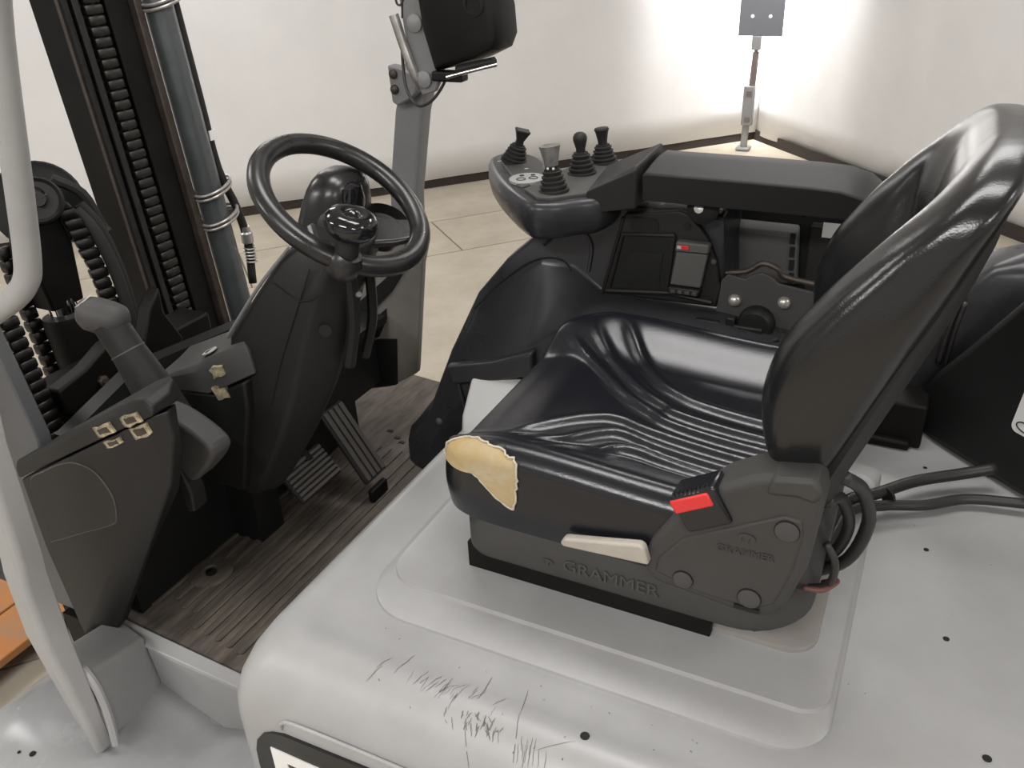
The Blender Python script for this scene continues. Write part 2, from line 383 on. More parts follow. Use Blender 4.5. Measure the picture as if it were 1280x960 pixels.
def scratches():
    rnd = random.Random(3); b = B()
    def topz(y):   # height of the rolled near edge of the hood at y
        d = y - 0.655
        return interp([(0.0, -0.13), (0.003, -0.095), (0.013, -0.062), (0.032, -0.030), (0.056, -0.008), (0.080, 0.0015), (0.10, 0.0015), (0.115, -0.003), (0.135, -0.0065), (0.4, -0.008)], d) + 0.0007
    def stroke(x, y, dx, dy, wd):
        k = 5; L = []; Rr = []
        for i in range(k + 1):
            t = i / k; jx = rnd.uniform(-1, 1) * 0.0008; ww = wd * math.sin(PI * (0.12 + 0.76 * t))
            xx = x + dx * t + jx; yy = max(0.664, y + dy * t)
            L.append((xx - ww, yy, topz(yy))); Rr.append((xx + ww, yy, topz(yy)))
        b.add(L + Rr, [(i, i + 1, k + 2 + i, k + 1 + i) for i in range(k)])
    for i in range(34):
        x = rnd.gauss(-0.52, 0.045); y = rnd.uniform(0.745, 0.775)
        stroke(x, y, rnd.uniform(-0.012, 0.003), -rnd.uniform(0.010, 0.030), rnd.uniform(0.0002, 0.0006))
    for i in range(34):
        x = rnd.gauss(-0.445, 0.035); y = rnd.uniform(0.712, 0.732)
        stroke(x, y, rnd.uniform(-0.004, 0.012), -rnd.uniform(0.004, 0.016), rnd.uniform(0.0003, 0.0011))
    for i in range(10):
        x = rnd.gauss(-0.37, 0.012); stroke(x, rnd.uniform(0.71, 0.725), 0.006, -rnd.uniform(0.015, 0.03), 0.0005)
    for (x, y, dx, dy) in ((-0.60, 0.79, -0.005, -0.05), (-0.47, 0.80, 0.004, -0.05), (-0.41, 0.80, 0.01, -0.05), (-0.40, 0.75, 0.02, -0.07), (-0.31, 0.74, -0.05, -0.03), (-0.63, 0.745, -0.01, -0.03), (-0.47, 0.712, 0.03, -0.045)):
        stroke(x, y, dx, dy, 0.0007)
    for i in range(40):
        x = rnd.uniform(-0.7, 0.3); y = rnd.uniform(0.70, 0.83) if x < 0 else rnd.uniform(0.72, 1.5)
        stroke(x, y, rnd.uniform(-0.003, 0.003), -0.003, rnd.uniform(0.0004, 0.0012))
    o = link('scratch_marks', b, 'scratch', HD, smooth=False, kind='stuff')
scratches()

# ---- seat
def build_seat():
    base = B()
    loops = []
    for d, z in ((0.012, 0.092), (0.003, 0.095), (0.0, 0.101), (0.0, 0.108), (0.0, 0.150), (0.006, 0.158), (0.012, 0.185), (0.03, 0.20)):
        loops.append([(x, y, z) for x, y in rrect(-0.592 + d, -0.055 - d * 1.0, 0.935 + d, 1.465 - d, (0.05, 0.10, 0.10, 0.05), 8)])
    base.loft(loops)
    S = link('seat', base, 'plastic_seat', FK, angle=50, label='black vinyl driver seat with torn front corner on a dark grey base')
    return S
ST = build_seat()
CX, CY, CA, CB, CN = -0.360, 1.212, 0.284, 0.284, 7.0
RIBS = [[(-0.61, 1.425), (-0.52, 1.335), (-0.427, 1.245), (-0.36, 1.205), (-0.305, 1.185), (-0.08, 1.165)],
        [(-0.57, 1.45), (-0.48, 1.345), (-0.406, 1.270), (-0.35, 1.238), (-0.304, 1.220), (-0.08, 1.200)],
        [(-0.51, 1.47), (-0.44, 1.375), (-0.383, 1.311), (-0.34, 1.285), (-0.28, 1.268), (-0.08, 1.245)],
        [(-0.60, 1.005), (-0.50, 1.105), (-0.44, 1.152), (-0.40, 1.163), (-0.33, 1.150), (-0.08, 1.128)],
        [(-0.54, 0.985), (-0.465, 1.062), (-0.42, 1.108), (-0.385, 1.125), (-0.31, 1.112), (-0.08, 1.094)],
        [(-0.49, 0.965), (-0.42, 1.030), (-0.385, 1.075), (-0.35, 1.088), (-0.28, 1.078), (-0.08, 1.062)]]
RIBS = [[(p.x, p.y) for p in catmull([(a, b, 0) for a, b in r], 6)] for r in RIBS]
def segd(px_, py_, a, b):
    vx, vy = b[0] - a[0], b[1] - a[1]; t = ((px_ - a[0]) * vx + (py_ - a[1]) * vy) / (vx * vx + vy * vy)
    t = min(1, max(0, t)); return math.hypot(px_ - a[0] - t * vx, py_ - a[1] - t * vy)
def cush_h(x, y):
    u = (y - CY) / CB; a = abs(u)
    h = 0.243 + 0.048 * sstep(0.48, 0.90, a) - 0.008 * sstep(0.90, 1.0, a)
    h += 0.016 * sstep(-0.20, -0.50, x) - 0.016 * sstep(-0.52, -0.62, x)
    if a < 0.86:
        e = 0
        for r in RIBS:
            d = min(segd(x, y, r[i], r[i + 1]) for i in range(0, len(r) - 1))
            if d < 0.04:
                f0 = math.hypot(x - r[0][0], y - r[0][1])
                e = max(e, math.exp(-(d / 0.0105) ** 2) * sstep(0.0, 0.10, f0))
        h += 0.0105 * e
    return h
def cush_pt(phi, s):
    """s 0..1 top from the centre to the rim, 1..2 down the side"""
    c, q = math.cos(phi), math.sin(phi)
    R = 1.0 / ((abs(c) / CA) ** CN + (abs(q) / CB) ** CN) ** (1 / CN)
    rho = min(s, 1.0)
    edge = 0.985 + 0.015 * math.sin(min(1, max(0, s - 1)) * PI) if s > 1 else (s if s < 0.9 else 0.9 + 0.085 * math.sin((s - 0.9) / 0.1 * PI / 2))
    x = CX + R * edge * c; y = CY + R * edge * q
    z = cush_h(x, y)
    if s <= 1: z -= 0.030 * (1 - math.sqrt(max(0, 1 - (max(0, s - 0.84) / 0.16) ** 2)))
    else: z = z - 0.030 + (0.168 - (z - 0.030)) * (s - 1)
    return Vector((x, y, z))
def cushion():
    nphi = 300; ss = [i / 64 * 0.84 for i in range(1, 65)] + [0.84 + 0.16 * (1 - (1 - i / 12) ** 1.6) for i in range(1, 13)] + [1 + i / 8 for i in range(1, 9)]
    b = B(); vs = [cush_pt(0, 0)]; fs = []
    for s in ss: vs += [cush_pt(2 * PI * j / nphi, s) for j in range(nphi)]
    for j in range(nphi): fs.append((0, 1 + j, 1 + (j + 1) % nphi))
    for k in range(len(ss) - 1):
        for j in range(nphi):
            a = 1 + k * nphi; c = a + nphi; jj = (j + 1) % nphi
            fs.append((a + j, c + j, c + jj, a + jj))
    b.add(vs, fs)
    return link('cushion', b, 'vinyl', ST, angle=180)
CU = cushion()
def backrest():
    tab = [  # z, front ridge x, back x, half width, centre recess x
        (0.320, -0.110, -0.070, 0.215, -0.095), (0.335, -0.132, -0.056, 0.238, -0.09), (0.37, -0.155, -0.040, 0.252, -0.080), (0.42, -0.167, -0.020, 0.258, -0.066), (0.46, -0.168, -0.005, 0.260, -0.052),
        (0.50, -0.160, 0.009, 0.261, -0.038), (0.54, -0.145, 0.023, 0.261, -0.026), (0.57, -0.122, 0.034, 0.260, -0.018), (0.60, -0.102, 0.045, 0.258, -0.010), (0.63, -0.076, 0.055, 0.254, -0.003), (0.66, -0.050, 0.064, 0.250, 0.003),
        (0.685, -0.024, 0.073, 0.244, 0.007), (0.705, -0.004, 0.080, 0.235, 0.013), (0.720, 0.010, 0.086, 0.222, 0.020), (0.732, 0.022, 0.089, 0.204, 0.028), (0.742, 0.033, 0.090, 0.178, 0.037), (0.750, 0.043, 0.089, 0.140, 0.046), (0.755, 0.054, 0.084, 0.09, 0.056), (0.757, 0.066, 0.076, 0.03, 0.066)]
    # smooth the table
    P = catmull([(z, f, bk) for z, f, bk, w_, c in tab], 6); Q = catmull([(z, w_, c) for z, f, bk, w_, c in tab], 6)
    n = 200; loops = []
    for _ in range(14):
        for A in (P, Q):
            A[1:-1] = [(A[i - 1] + A[i] * 2 + A[i + 1]) / 4 for i in range(1, len(A) - 1)]
    for a, c in zip(P, Q):
        z, xf, xb, hw, xc = a.x, a.y, a.z, c.y, c.z
        xm = (xf + xb) / 2; hd = (xb - xf) / 2; lp = []
        for j in range(n):
            th = 2 * PI * j / n; co, si = math.cos(th), math.sin(th); e = 2 / 3.6
            dx = math.copysign(abs(co) ** e, co); dy = math.copysign(abs(si) ** e, si)
            x = xm + hd * dx; y = 1.205 + hw * dy; v = abs(dy)
            if dx < 0:
                g = sstep(0.30, 0.80, v); x += (xc - xf) * (1 - g) * min(1, -dx * 1.15)
                for fy, fz, fa in ((1.335, 0.60, 0.012), (1.305, 0.56, 0.010), (1.27, 0.53, 0.008)):
                    x += fa * math.exp(-((y - fy - (z - fz) * 0.25) / 0.011) ** 2 - ((z - fz) / 0.055) ** 2)
            lp.append((x, y, z))
        loops.append(lp)
    return link('backrest', B().loft(loops), 'vinyl_back', ST, angle=180)
BK = backrest()
def back_shell():
    tab = [(0.30, -0.076, 0.225), (0.36, -0.062, 0.238), (0.46, -0.026, 0.232), (0.54, 0.004, 0.225), (0.60, 0.026, 0.215), (0.66, 0.044, 0.20), (0.70, 0.052, 0.185), (0.72, 0.055, 0.17)]
    loops = []
    for z, x, hw in tab:
        loops.append([(x - 0.016, 1.205 - hw, z), (x + 0.004, 1.205 - hw - 0.004, z), (x + 0.022, 1.205 - hw + 0.02, z), (x + 0.030, 1.205, z), (x + 0.022, 1.205 + hw - 0.02, z), (x + 0.004, 1.205 + hw + 0.004, z), (x - 0.016, 1.205 + hw, z)])
    link('back_shell', B().loft(loops), 'plastic_dark', ST, angle=50)
back_shell()
# torn corner: foam surface and the lip of torn vinyl round it, laid on the cushion surface
TIP_I = 0
TEAR = [(3.875, 1.06), (3.935, 0.937), (3.99, 0.90), (4.11, 0.913), (4.22, 0.937), (4.30, 0.985), (4.305, 1.215), (4.288, 1.553), (4.20, 1.384), (4.11, 1.118), (4.02, 1.02)]
def tear():
    cen = (sum(p[0] for p in TEAR) / len(TEAR), sum(p[1] for p in TEAR) / len(TEAR))
    bor = [(p.x, p.y) for p in catmull([(a, b, 0) for a, b in TEAR], 6, True)]; nb = len(bor); rings = 14
    def sp(pp, off):
        p = cush_pt(*pp); du = cush_pt(pp[0] + 0.004, pp[1]) - p; dv = cush_pt(pp[0], pp[1] + 0.01) - p
        nn = du.cross(dv); nn = nn.normalized() if nn.length else V(0, 0, 1)
        out = p - V(CX, CY, 0.20)
        if nn.dot(out) < 0: nn = -nn
        return p + nn * off
    vs = [sp(cen, 0.006)]; fs = []
    for r in range(1, rings + 1):
        t = r / rings
        for (a, b) in bor:
            q = (cen[0] + (a - cen[0]) * t, cen[1] + (b - cen[1]) * t)
            vs.append(sp(q, 0.0045 * (1 - t ** 6) + 0.0005 + 0.002 * noise.noise(V(q[0] * 40, q[1] * 18, 1)) * (1 - t)))
    for j in range(nb): fs.append((0, 1 + j, 1 + (j + 1) % nb))
    for r in range(rings - 1):
        for j in range(nb):
            a = 1 + r * nb; c = a + nb; jj = (j + 1) % nb; fs.append((a + j, c + j, c + jj, a + jj))
    link('torn_foam', B().add(vs, fs), 'foam', ST, angle=180, label='exposed yellow foam in the torn cushion corner')
    rnd = random.Random(5)
    lip = [sp((a + rnd.uniform(-1, 1) * 0.006, b + rnd.uniform(-1, 1) * 0.006), 0.0015 + rnd.uniform(0, 0.0012)) for a, b in bor]
    b = B(); b.tube(lip, 0.0019, 6, 0, True)
    link('torn_edge', b, 'backing', ST, angle=80, label='frayed pale edge of the torn vinyl')
    tip = sp(TEAR[TIP_I], 0.002)
    link('torn_flap', B().loft([[tip + V(0.012, 0.012, -0.004), tip + V(0.016, -0.004, -0.012), tip + V(0.016, -0.003, -0.014), tip + V(0.012, 0.013, -0.006)], [tip + V(-0.006, 0.004, 0.001), tip + V(-0.005, 0.001, -0.003), tip + V(-0.005, 0.001, -0.004), tip + V(-0.006, 0.004, 0.0)]]), 'backing', ST)
tear()
link('stain_spot', B().lathe([(0.0001, 0.0012), (0.006, 0.001), (0.008, 0)], cush_pt(1.0, 0.90) + V(0.0, 0, 0.0), (0.2, 0.3, 0.9), 9), 'orange', ST, label='small orange spot on the far cushion edge')
# side cover of the recliner
cov = [(-0.278, 0.170), (-0.281, 0.200), (-0.270, 0.232), (-0.238, 0.284), (-0.183, 0.342), (-0.140, 0.370), (-0.085, 0.386), (-0.060, 0.378), (-0.056, 0.350), (-0.064, 0.246), (-0.082, 0.180), (-0.102, 0.150), (-0.130, 0.142), (-0.200, 0.150), (-0.260, 0.156)]
CO = link('side_cover', B().prism(cov, 0.918, 0.99), 'plastic_seat', ST, bevel=0.014, seg=4, angle=50)
inner = [(-0.262, 0.180), (-0.258, 0.205), (-0.225, 0.250), (-0.10, 0.325), (-0.078, 0.322), (-0.074, 0.30), (-0.082, 0.235), (-0.098, 0.178), (-0.125, 0.160), (-0.20, 0.163)]
link('cover_face', B().prism(inner, 0.9145, 0.922), 'plastic_seat', ST, bevel=0.004, seg=2)
for cx_, cz_, r in ((-0.094, 0.303, 0.0150), (-0.221, 0.180, 0.0135), (-0.130, 0.179, 0.0150)):
    link('cover_cap', B().lathe([(r + 0.0012, 0), (r + 0.0012, 0.0012)], (cx_, 0.9142, cz_), (0, -1, 0), 24), 'black_hole', ST)
    link('cover_cap', B().lathe([(r, 0), (r, 0.002), (r - 0.001, 0.0026)], (cx_, 0.9136, cz_), (0, -1, 0), 24), 'plastic_grey', ST, label='round cap in the seat side cover')
link('cover_slot', B().box((-0.132, 0.9140, 0.160), (0.034, 0.004, 0.006)), 'black_hole', ST)
link('cover_lid', B().prism([(-0.125, 0.350), (-0.120, 0.378), (-0.070, 0.388), (-0.058, 0.370), (-0.066, 0.352), (-0.09, 0.356)], 0.912, 0.99), 'plastic_seat', ST, bevel=0.006)
text('lettering', 'GRAMMER', 0.0155, (-0.142, 0.9138, 0.253), (PI / 2, math.radians(-2), 0), 'plastic_seat', ST, 0.001, 1.05)
text('lettering', 'GRAMMER', 0.030, (-0.335, 0.9335, 0.126), (PI / 2, math.radians(0), 0), 'plastic_grey', ST, 0.0015, 1.08)
def emblem(cx_, cy_, cz_, r):
    b = B()
    dome = [(cx_ + r * math.cos(a), cz_ + r * 0.55 * math.sin(a)) for a in [PI * i / 10 for i in range(11)]]
    b.prism(dome, cy_ - 0.0018, cy_ + 0.001)
    b.prism([(cx_ - r * 0.28, cz_), (cx_ + r * 0.28, cz_), (cx_ + r * 0.15, cz_ - r * 0.7), (cx_ - r * 0.15, cz_ - r * 0.7)], cy_ - 0.0018, cy_ + 0.001)
    for s in (-1, 1): b.prism([(cx_ + s * r * 0.55, cz_), (cx_ + s * r, cz_), (cx_ + s * r * 0.8, cz_ - r * 0.5), (cx_ + s * r * 0.55, cz_ - r * 0.4)], cy_ - 0.0018, cy_ + 0.001)
    link('emblem', b, 'plastic_seat', ST, smooth=False)
emblem(-0.142, 0.9140, 0.278, 0.0115)
emblem(-0.436, 0.9345, 0.124, 0.010)
link('recline_lever', B().extrude([(-0.403, 0.905, 0.191), (-0.396, 0.905, 0.202), (-0.375, 0.905, 0.206), (-0.283, 0.905, 0.226), (-0.276, 0.905, 0.222), (-0.268, 0.905, 0.195), (-0.276, 0.905, 0.194), (-0.355, 0.905, 0.189), (-0.397, 0.905, 0.186)], (0, 0.016, 0)), 'ivory', ST, bevel=0.004, seg=3, label='ivory adjusting lever')
# belt buckle
rb = Matrix.Rotation(math.radians(-30), 3, 'Y')
link('belt_buckle', B().box((-0.204, 0.935, 0.304), (0.066, 0.048, 0.058), rb), 'plastic_gloss', ST, bevel=0.005, seg=3)
link('buckle_button', B().box(Vector((-0.204, 0.9125, 0.304)) + rb @ V(-0.006, 0, 0.014), (0.057, 0.008, 0.021), rb), 'red', ST, bevel=0.003, label='red buckle release button')
for i in range(9):
    p = Vector((-0.204, 0.918, 0.304)) + rb @ V(-0.026 + i * 0.0065, 0, 0.029)
    link('buckle_tooth', B().box(p, (0.003, 0.012, 0.006), rb), 'plastic_gloss', ST)
link('suspension', B().box((-0.36, 1.20, 0.05), (0.46, 0.36, 0.10)), 'steel_black', ST)
# slide rail under the seat
link('slide_rail', B().box((-0.402, 0.998, 0.034), (0.42, 0.016, 0.062)), 'steel_black', ST, bevel=0.002)
link('slide_rail', B().box((-0.402, 1.405, 0.034), (0.42, 0.016, 0.062)), 'steel_black', ST, bevel=0.002)
for i, x in enumerate((-0.555, -0.535, -0.48, -0.465, -0.45, -0.33, -0.318)):
    link('rail_slot', B().box((x, 0.9895, 0.052), (0.008, 0.003, 0.012)), 'black_hole', ST)
# far side belt bracket, retractor and belt
br = link('belt_bracket', B().prism([(-0.378, 0.245), (-0.358, 0.275), (-0.352, 0.345), (-0.340, 0.360), (-0.305, 0.355), (-0.292, 0.366), (-0.275, 0.372), (-0.258, 0.366), (-0.242, 0.354), (-0.170, 0.345), (-0.165, 0.24)], 1.595, 1.603), 'plastic_grey', ST, bevel=0.002, label='grey plate with two round bolts')
for cx_, cz_ in ((-0.322, 0.309), (-0.228, 0.318)):
    link('bolt', B().lathe([(0.0125, 0), (0.0125, 0.004), (0.010, 0.009), (0.005, 0.012), (0.0001, 0.0125)], (cx_, 1.595, cz_), (0, -1, 0), 20), 'bolt_steel', ST, label='round silver bolt head')
link('retractor', B().lathe([(0.036, 0), (0.036, 0.022), (0.030, 0.030), (0.0001, 0.031)], (-0.275, 1.592, 0.270), (0, -1, 0), 28), 'plastic_dark', ST)
link('belt_latch', B().box((-0.320, 1.565, 0.262), (0.018, 0.02, 0.05)).box((-0.292, 1.562, 0.255), (0.07, 0.014, 0.035)).box((-0.365, 1.56, 0.268), (0.05, 0.016, 0.014)), 'plastic_dark', ST, bevel=0.003)
link('belt_strap', B().tube([(-0.36, 1.55, 0.235), (-0.30, 1.545, 0.232), (-0.26, 1.54, 0.245), (-0.225, 1.55, 0.262)], 0.006, 8, 5).tube([(-0.27, 1.53, 0.232), (-0.22, 1.53, 0.232), (-0.16, 1.52, 0.228)], 0.010, 8, 4), 'rubber', ST)

# ---- hoses and cables behind the seat
def cable(name, pts, r, m='cable', lab=None):
    return link(name, B().tube(pts, r, 8, 6), m, FK, angle=180, label=lab)
cable('cable', [(-0.075, 1.20, 0.03), (-0.055, 1.38, 0.035), (0.0, 1.45, 0.030), (0.06, 1.52, 0.028), (0.13, 1.57, 0.03), (0.19, 1.60, 0.04)], 0.011)
cable('cable', [(-0.07, 1.16, 0.035), (-0.045, 1.36, 0.03), (0.01, 1.43, 0.018), (0.08, 1.47, 0.012), (0.15, 1.52, 0.012), (0.25, 1.54, 0.016)], 0.010)
cable('cable', [(-0.06, 1.00, 0.30), (-0.045, 1.06, 0.27), (-0.03, 1.10, 0.20), (-0.045, 1.13, 0.12), (-0.085, 1.15, 0.07)], 0.009)
cable('cable', [(-0.045, 1.00, 0.345), (-0.02, 1.06, 0.29), (-0.005, 1.10, 0.21), (-0.025, 1.12, 0.12), (-0.08, 1.14, 0.06)], 0.010)
cable('cable', [(-0.05, 0.985, 0.245), (-0.035, 0.985, 0.215), (-0.04, 1.0, 0.165), (-0.075, 1.0, 0.145)], 0.0055)
cable('cable', [(-0.07, 0.98, 0.165), (-0.045, 0.985, 0.165), (-0.03, 1.03, 0.15), (-0.05, 1.08, 0.10)], 0.004, 'cable_red', 'thin dark red cable beside the seat base')
link('cable_tie', B().lathe([(0.0, 0), (0.017, 0.0), (0.017, 0.005), (0.0, 0.005)], (0.016, 1.452, 0.024), (0.7, 0.7, 0), 14), 'rubber', FK)
# ---- rear cover on the right
D = V(0.741, -0.672, 0); DN = V(0.672, 0.741, 0); P0 = V(0.040, 1.766, 0)
rc = [(0.0, 0.0), (-0.012, 0.035), (-0.010, 0.083), (0.030, 0.155), (0.078, 0.222), (0.18, 0.375), (0.26, 0.46), (0.60, 0.62), (0.60, -0.0), (0.28, -0.002), (0.05, -0.004)]
RCO = link('rear_cover', B().extrude([P0 + D * s_ + V(0, 0, z) for s_, z in rc], DN * 0.14), 'plastic_dark', FK, bevel=0.016, seg=3, angle=50, label='black moulded rear cover with a white sticker')
stk = [(x, z) for x, z in rrect(0.214, 0.33, 0.118, 0.24, 0.014, 5)]
def on_face(s_, z, o=0.0): return P0 + D * s_ + V(0, 0, z) - DN * o
link('sticker', B().extrude([on_face(a + (z - 0.118) * 0.10, z, 0.0012) for a, z in stk], DN * 0.001), 'label_white', RCO, smooth=False, label='white sticker')
ring = [on_face(0.243 + 0.018 * math.cos(a), 0.135 + 0.009 * math.sin(a), 0.0016) for a in [2 * PI * i / 20 for i in range(20)]]
link('sticker_mark', B().tube(ring, 0.0014, 6, 0, True), 'logo_black', RCO)
link('rear_shroud', B().loft([[(-0.02, 1.78, -0.006), (0.30, 1.78, -0.006), (0.30, 1.92, -0.006), (-0.02, 1.92, -0.006)], [(0.01, 1.775, 0.18), (0.30, 1.775, 0.18), (0.30, 1.92, 0.18), (0.01, 1.92, 0.18)], [(0.05, 1.775, 0.28), (0.40, 1.775, 0.28), (0.40, 1.92, 0.28), (0.05, 1.92, 0.28)], [(0.12, 1.80, 0.36), (0.50, 1.80, 0.40), (0.50, 1.92, 0.40), (0.12, 1.92, 0.36)], [(0.18, 1.84, 0.385), (0.60, 1.84, 0.45), (0.60, 1.92, 0.45), (0.18, 1.92, 0.385)]]), 'fairing', FK, bevel=0.025, seg=4, angle=60)
cable('cable', [(0.062, 1.765, 0.16), (0.066, 1.755, 0.24), (0.075, 1.76, 0.30)], 0.006)
cable('cable', [(0.075, 1.765, 0.15), (0.078, 1.755, 0.24), (0.086, 1.76, 0.30)], 0.005)
link('rear_sill', B().box((-0.01, 1.74, 0.045), (0.14, 0.10, 0.10)).box((-0.03, 1.69, 0.004), (0.14, 0.03, 0.02)), 'steel_black', FK, bevel=0.006)

# ---- floor of the cab, step and pedals
MZ = -0.28
MT = link('floor_mat', B().prism_xy([(-1.47, 0.842), (-1.28, 0.832), (-1.03, 0.812), (-0.80, 0.80), (-0.80, 1.95), (-1.40, 2.02), (-1.47, 1.98)], MZ - 0.012, MZ), 'rubber_mat', FK, bevel=0.003, label='dirty ribbed black rubber floor mat')
for i in range(16):
    x = -1.36 + i * 0.034
    y0 = 0.895 - 0.004 * i; y1 = 1.62
    if 1 <= i <= 3: y0 = 0.915 if i != 1 else 0.93
    prof = [(x - 0.008, y0 + 0.004), (x, y0), (x + 0.008, y0 + 0.004), (x + 0.008, y1), (x - 0.008, y1)]
    link('mat_rib', B().prism_xy(prof, MZ - 0.001, MZ + 0.0045), 'rubber_mat', MT, bevel=0.002)
link('mat_boss', B().lathe([(0.050, 0), (0.050, 0.005), (0.044, 0.007), (0.020, 0.0075), (0.018, 0.003), (0.0001, 0.003)], (-1.315, 1.028, MZ), (0, 0, 1), 32), 'rubber_mat', MT)
link('boss_hole', B().lathe([(0.013, 0), (0.013, 0.001)], (-1.315, 1.028, MZ + 0.0035), (0, 0, 1), 20), 'black_hole', MT)
for x, y in ((-1.275, 1.70), (-1.235, 1.675), (-1.21, 1.66)):
    link('mat_slot', B().box((x, y, MZ + 0.001), (0.016, 0.01, 0.002)), 'black_hole', MT)
link('step_plate', B().extrude([(-1.275, 0.800, MZ - 0.002), (-0.86, 0.790, MZ - 0.004), (-0.86, 0.790, -0.50), (-1.02, 0.790, -0.455), (-1.262, 0.800, -0.405)], (0, 0.02, 0)).extrude([(-1.46, 0.822, MZ - 0.003), (-1.27, 0.800, MZ - 0.003), (-0.86, 0.790, MZ - 0.003), (-0.86, 0.812, MZ + 0.004), (-1.27, 0.832, MZ + 0.004), (-1.46, 0.842, MZ + 0.004)], (0, 0, 0.006)), 'paint', FK, bevel=0.004, label='light grey sill plate below the floor mat')
link('kick_block', B().loft([[(-1.238, 0.650, -0.192), (-1.285, 0.808, -0.260), (-1.400, 0.835, -0.268), (-1.330, 0.660, -0.180)], [(-1.224, 0.650, -0.350), (-1.262, 0.808, -0.410), (-1.380, 0.835, -0.42), (-1.310, 0.660, -0.36)]]), 'paint', FK, bevel=0.007, seg=3, label='light grey boxed sheet metal at the pillar foot')
def fender():
    loops = []
    for x, dz in ((-1.545, -0.20), (-1.54, -0.10), (-1.525, -0.05), (-1.495, -0.018), (-1.455, -0.003), (-1.40, 0.0), (-1.30, 0.0), (-1.20, -0.012), (-1.10, -0.016), (-1.0, -0.012), (-0.93, -0.02), (-0.85, -0.03)):
        z = -0.335 + dz; q = 0.05 * math.exp(-((x + 1.12) / 0.10) ** 2)
        loops.append([(x, 0.83, z - 0.30), (x, 0.83, z - 0.024 - q), (x, 0.78, z - 0.02 - q), (x, 0.70, z - 0.008 - q * 0.6), (x, 0.61, z), (x, 0.53, z - 0.006), (x, 0.48, z - 0.025), (x, 0.455, z - 0.07), (x, 0.448, z - 0.14), (x, 0.448, z - 0.30)])
    o = link('front_fender', B().loft(loops, True, True, True), 'paint_fender', FK, angle=180, label='light grey curved sheet metal fender below the pillar')
    for x, y, r in ((-1.325, 0.553, 0.006), (-1.352, 0.545, 0.003)): link('bolt_hole', B().lathe([(r, 0), (r, 0.001)], (x, y, -0.3385), (0, -0.07, 1), 14), 'black_hole', o)
fender()
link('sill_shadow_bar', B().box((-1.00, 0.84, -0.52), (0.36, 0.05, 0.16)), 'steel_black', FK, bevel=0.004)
link('chassis', B().box((0.2, 1.25, -0.62), (1.9, 1.1, 0.5)), 'steel_black', FK)
link('chassis', B().box((-1.25, 1.32, -0.42), (0.62, 1.0, 0.22)), 'steel_black', FK)
for wx in (-1.45, 0.75):
    for wy in (0.66, 1.84) if wx > 0 else (0.70, 1.80):
        link('tyre', B().lathe([(0.10, -0.10), (0.24, -0.10), (0.27, -0.08), (0.27, 0.08), (0.24, 0.10), (0.10, 0.10)], (wx, wy, FLOOR + 0.27), (0, 1, 0), 28), 'rubber', FK)
def pedal(name, c, w_, l_, tilt, along, n, lab):
    """ribbed pad: w_ across the truck (y), l_ fore and aft, tilted so that the front is higher"""
    R = Matrix.Rotation(tilt, 3, 'Y'); c = Vector(c)
    p = link(name, B().box(c, (l_, w_, 0.012), R), 'rubber', FK, bevel=0.004, seg=2, label=lab)
    for i in range(n):
        t = (i + 0.5) / n - 0.5
        if along == 'x': cc = c + R @ V(0, t * w_ * 0.94, 0.007); d = (l_ * 0.96, w_ / n * 0.66, 0.008)
        else: cc = c + R @ V(t * l_ * 0.94, 0, 0.007); d = (l_ / n * 0.62, w_ * 0.96, 0.008)
        link('pedal_rib', B().box(cc, d, R), 'rubber_pedal', p, bevel=0.0015)
    return p
BP = pedal('brake_pedal', (-1.208, 1.282, -0.142), 0.145, 0.090, math.radians(48), 'y', 7, 'ribbed rubber brake pedal pad')
AP = pedal('accelerator_pedal', (-1.183, 1.42, -0.130), 0.084, 0.205, math.radians(57), 'x', 4, 'long ribbed accelerator pedal')
link('pedal_arm', B().tube([(-1.22, 1.30, -0.12), (-1.36, 1.33, -0.02), (-1.42, 1.34, 0.12)], 0.012, 8, 3), 'steel_black', BP)
link('pedal_hinge', B().box((-1.125, 1.42, -0.258), (0.016, 0.066, 0.036)), 'steel_black', AP, bevel=0.004)

# ---- dash: left box, lever, scoop, lid box, column, far panel
fb = [(-1.452, 0.092), (-1.448, 0.136), (-1.02, 0.378), (-1.000, 0.352), (-0.988, 0.285), (-1.12, 0.10), (-1.30, -0.14), (-1.385, -0.285), (-1.432, -0.302), (-1.455, -0.07)]
def console_poly(pts, y): return [(x, y, z) for x, z in pts]
DB = link('side_console', B().loft([console_poly([(-1.452, 0.10), (-1.036, 0.333), (-1.049, 0.300), (-1.111, 0.190), (-1.219, 0.020), (-1.409, -0.262), (-1.436, -0.29), (-1.455, -0.07)], 0.78),
    console_poly([(-1.452, 0.10), (-1.022, 0.335), (-1.020, 0.290), (-1.060, 0.185), (-1.165, 0.02), (-1.350, -0.262), (-1.436, -0.30), (-1.455, -0.07)], 0.80),
    console_poly([(-1.452, 0.10), (-1.062, 0.315), (-1.075, 0.225), (-1.110, 0.128), (-1.245, -0.061), (-1.38, -0.28), (-1.436, -0.31), (-1.455, -0.07)], 0.85)]), 'plastic', FK, bevel=0.005, seg=3, angle=50, label='dark grey plastic side console with a round-cornered hatch')
link('front_web', B().prism([(-1.80, 0.60), (-1.495, 0.45), (-1.470, 0.322), (-1.442, 0.161), (-1.47, 0.02), (-1.52, -0.30), (-1.80, -0.30)], 0.83, 0.86), 'web_shade', FK, bevel=0.004, label='grey web plate behind the near pillar, its shade painted dark')
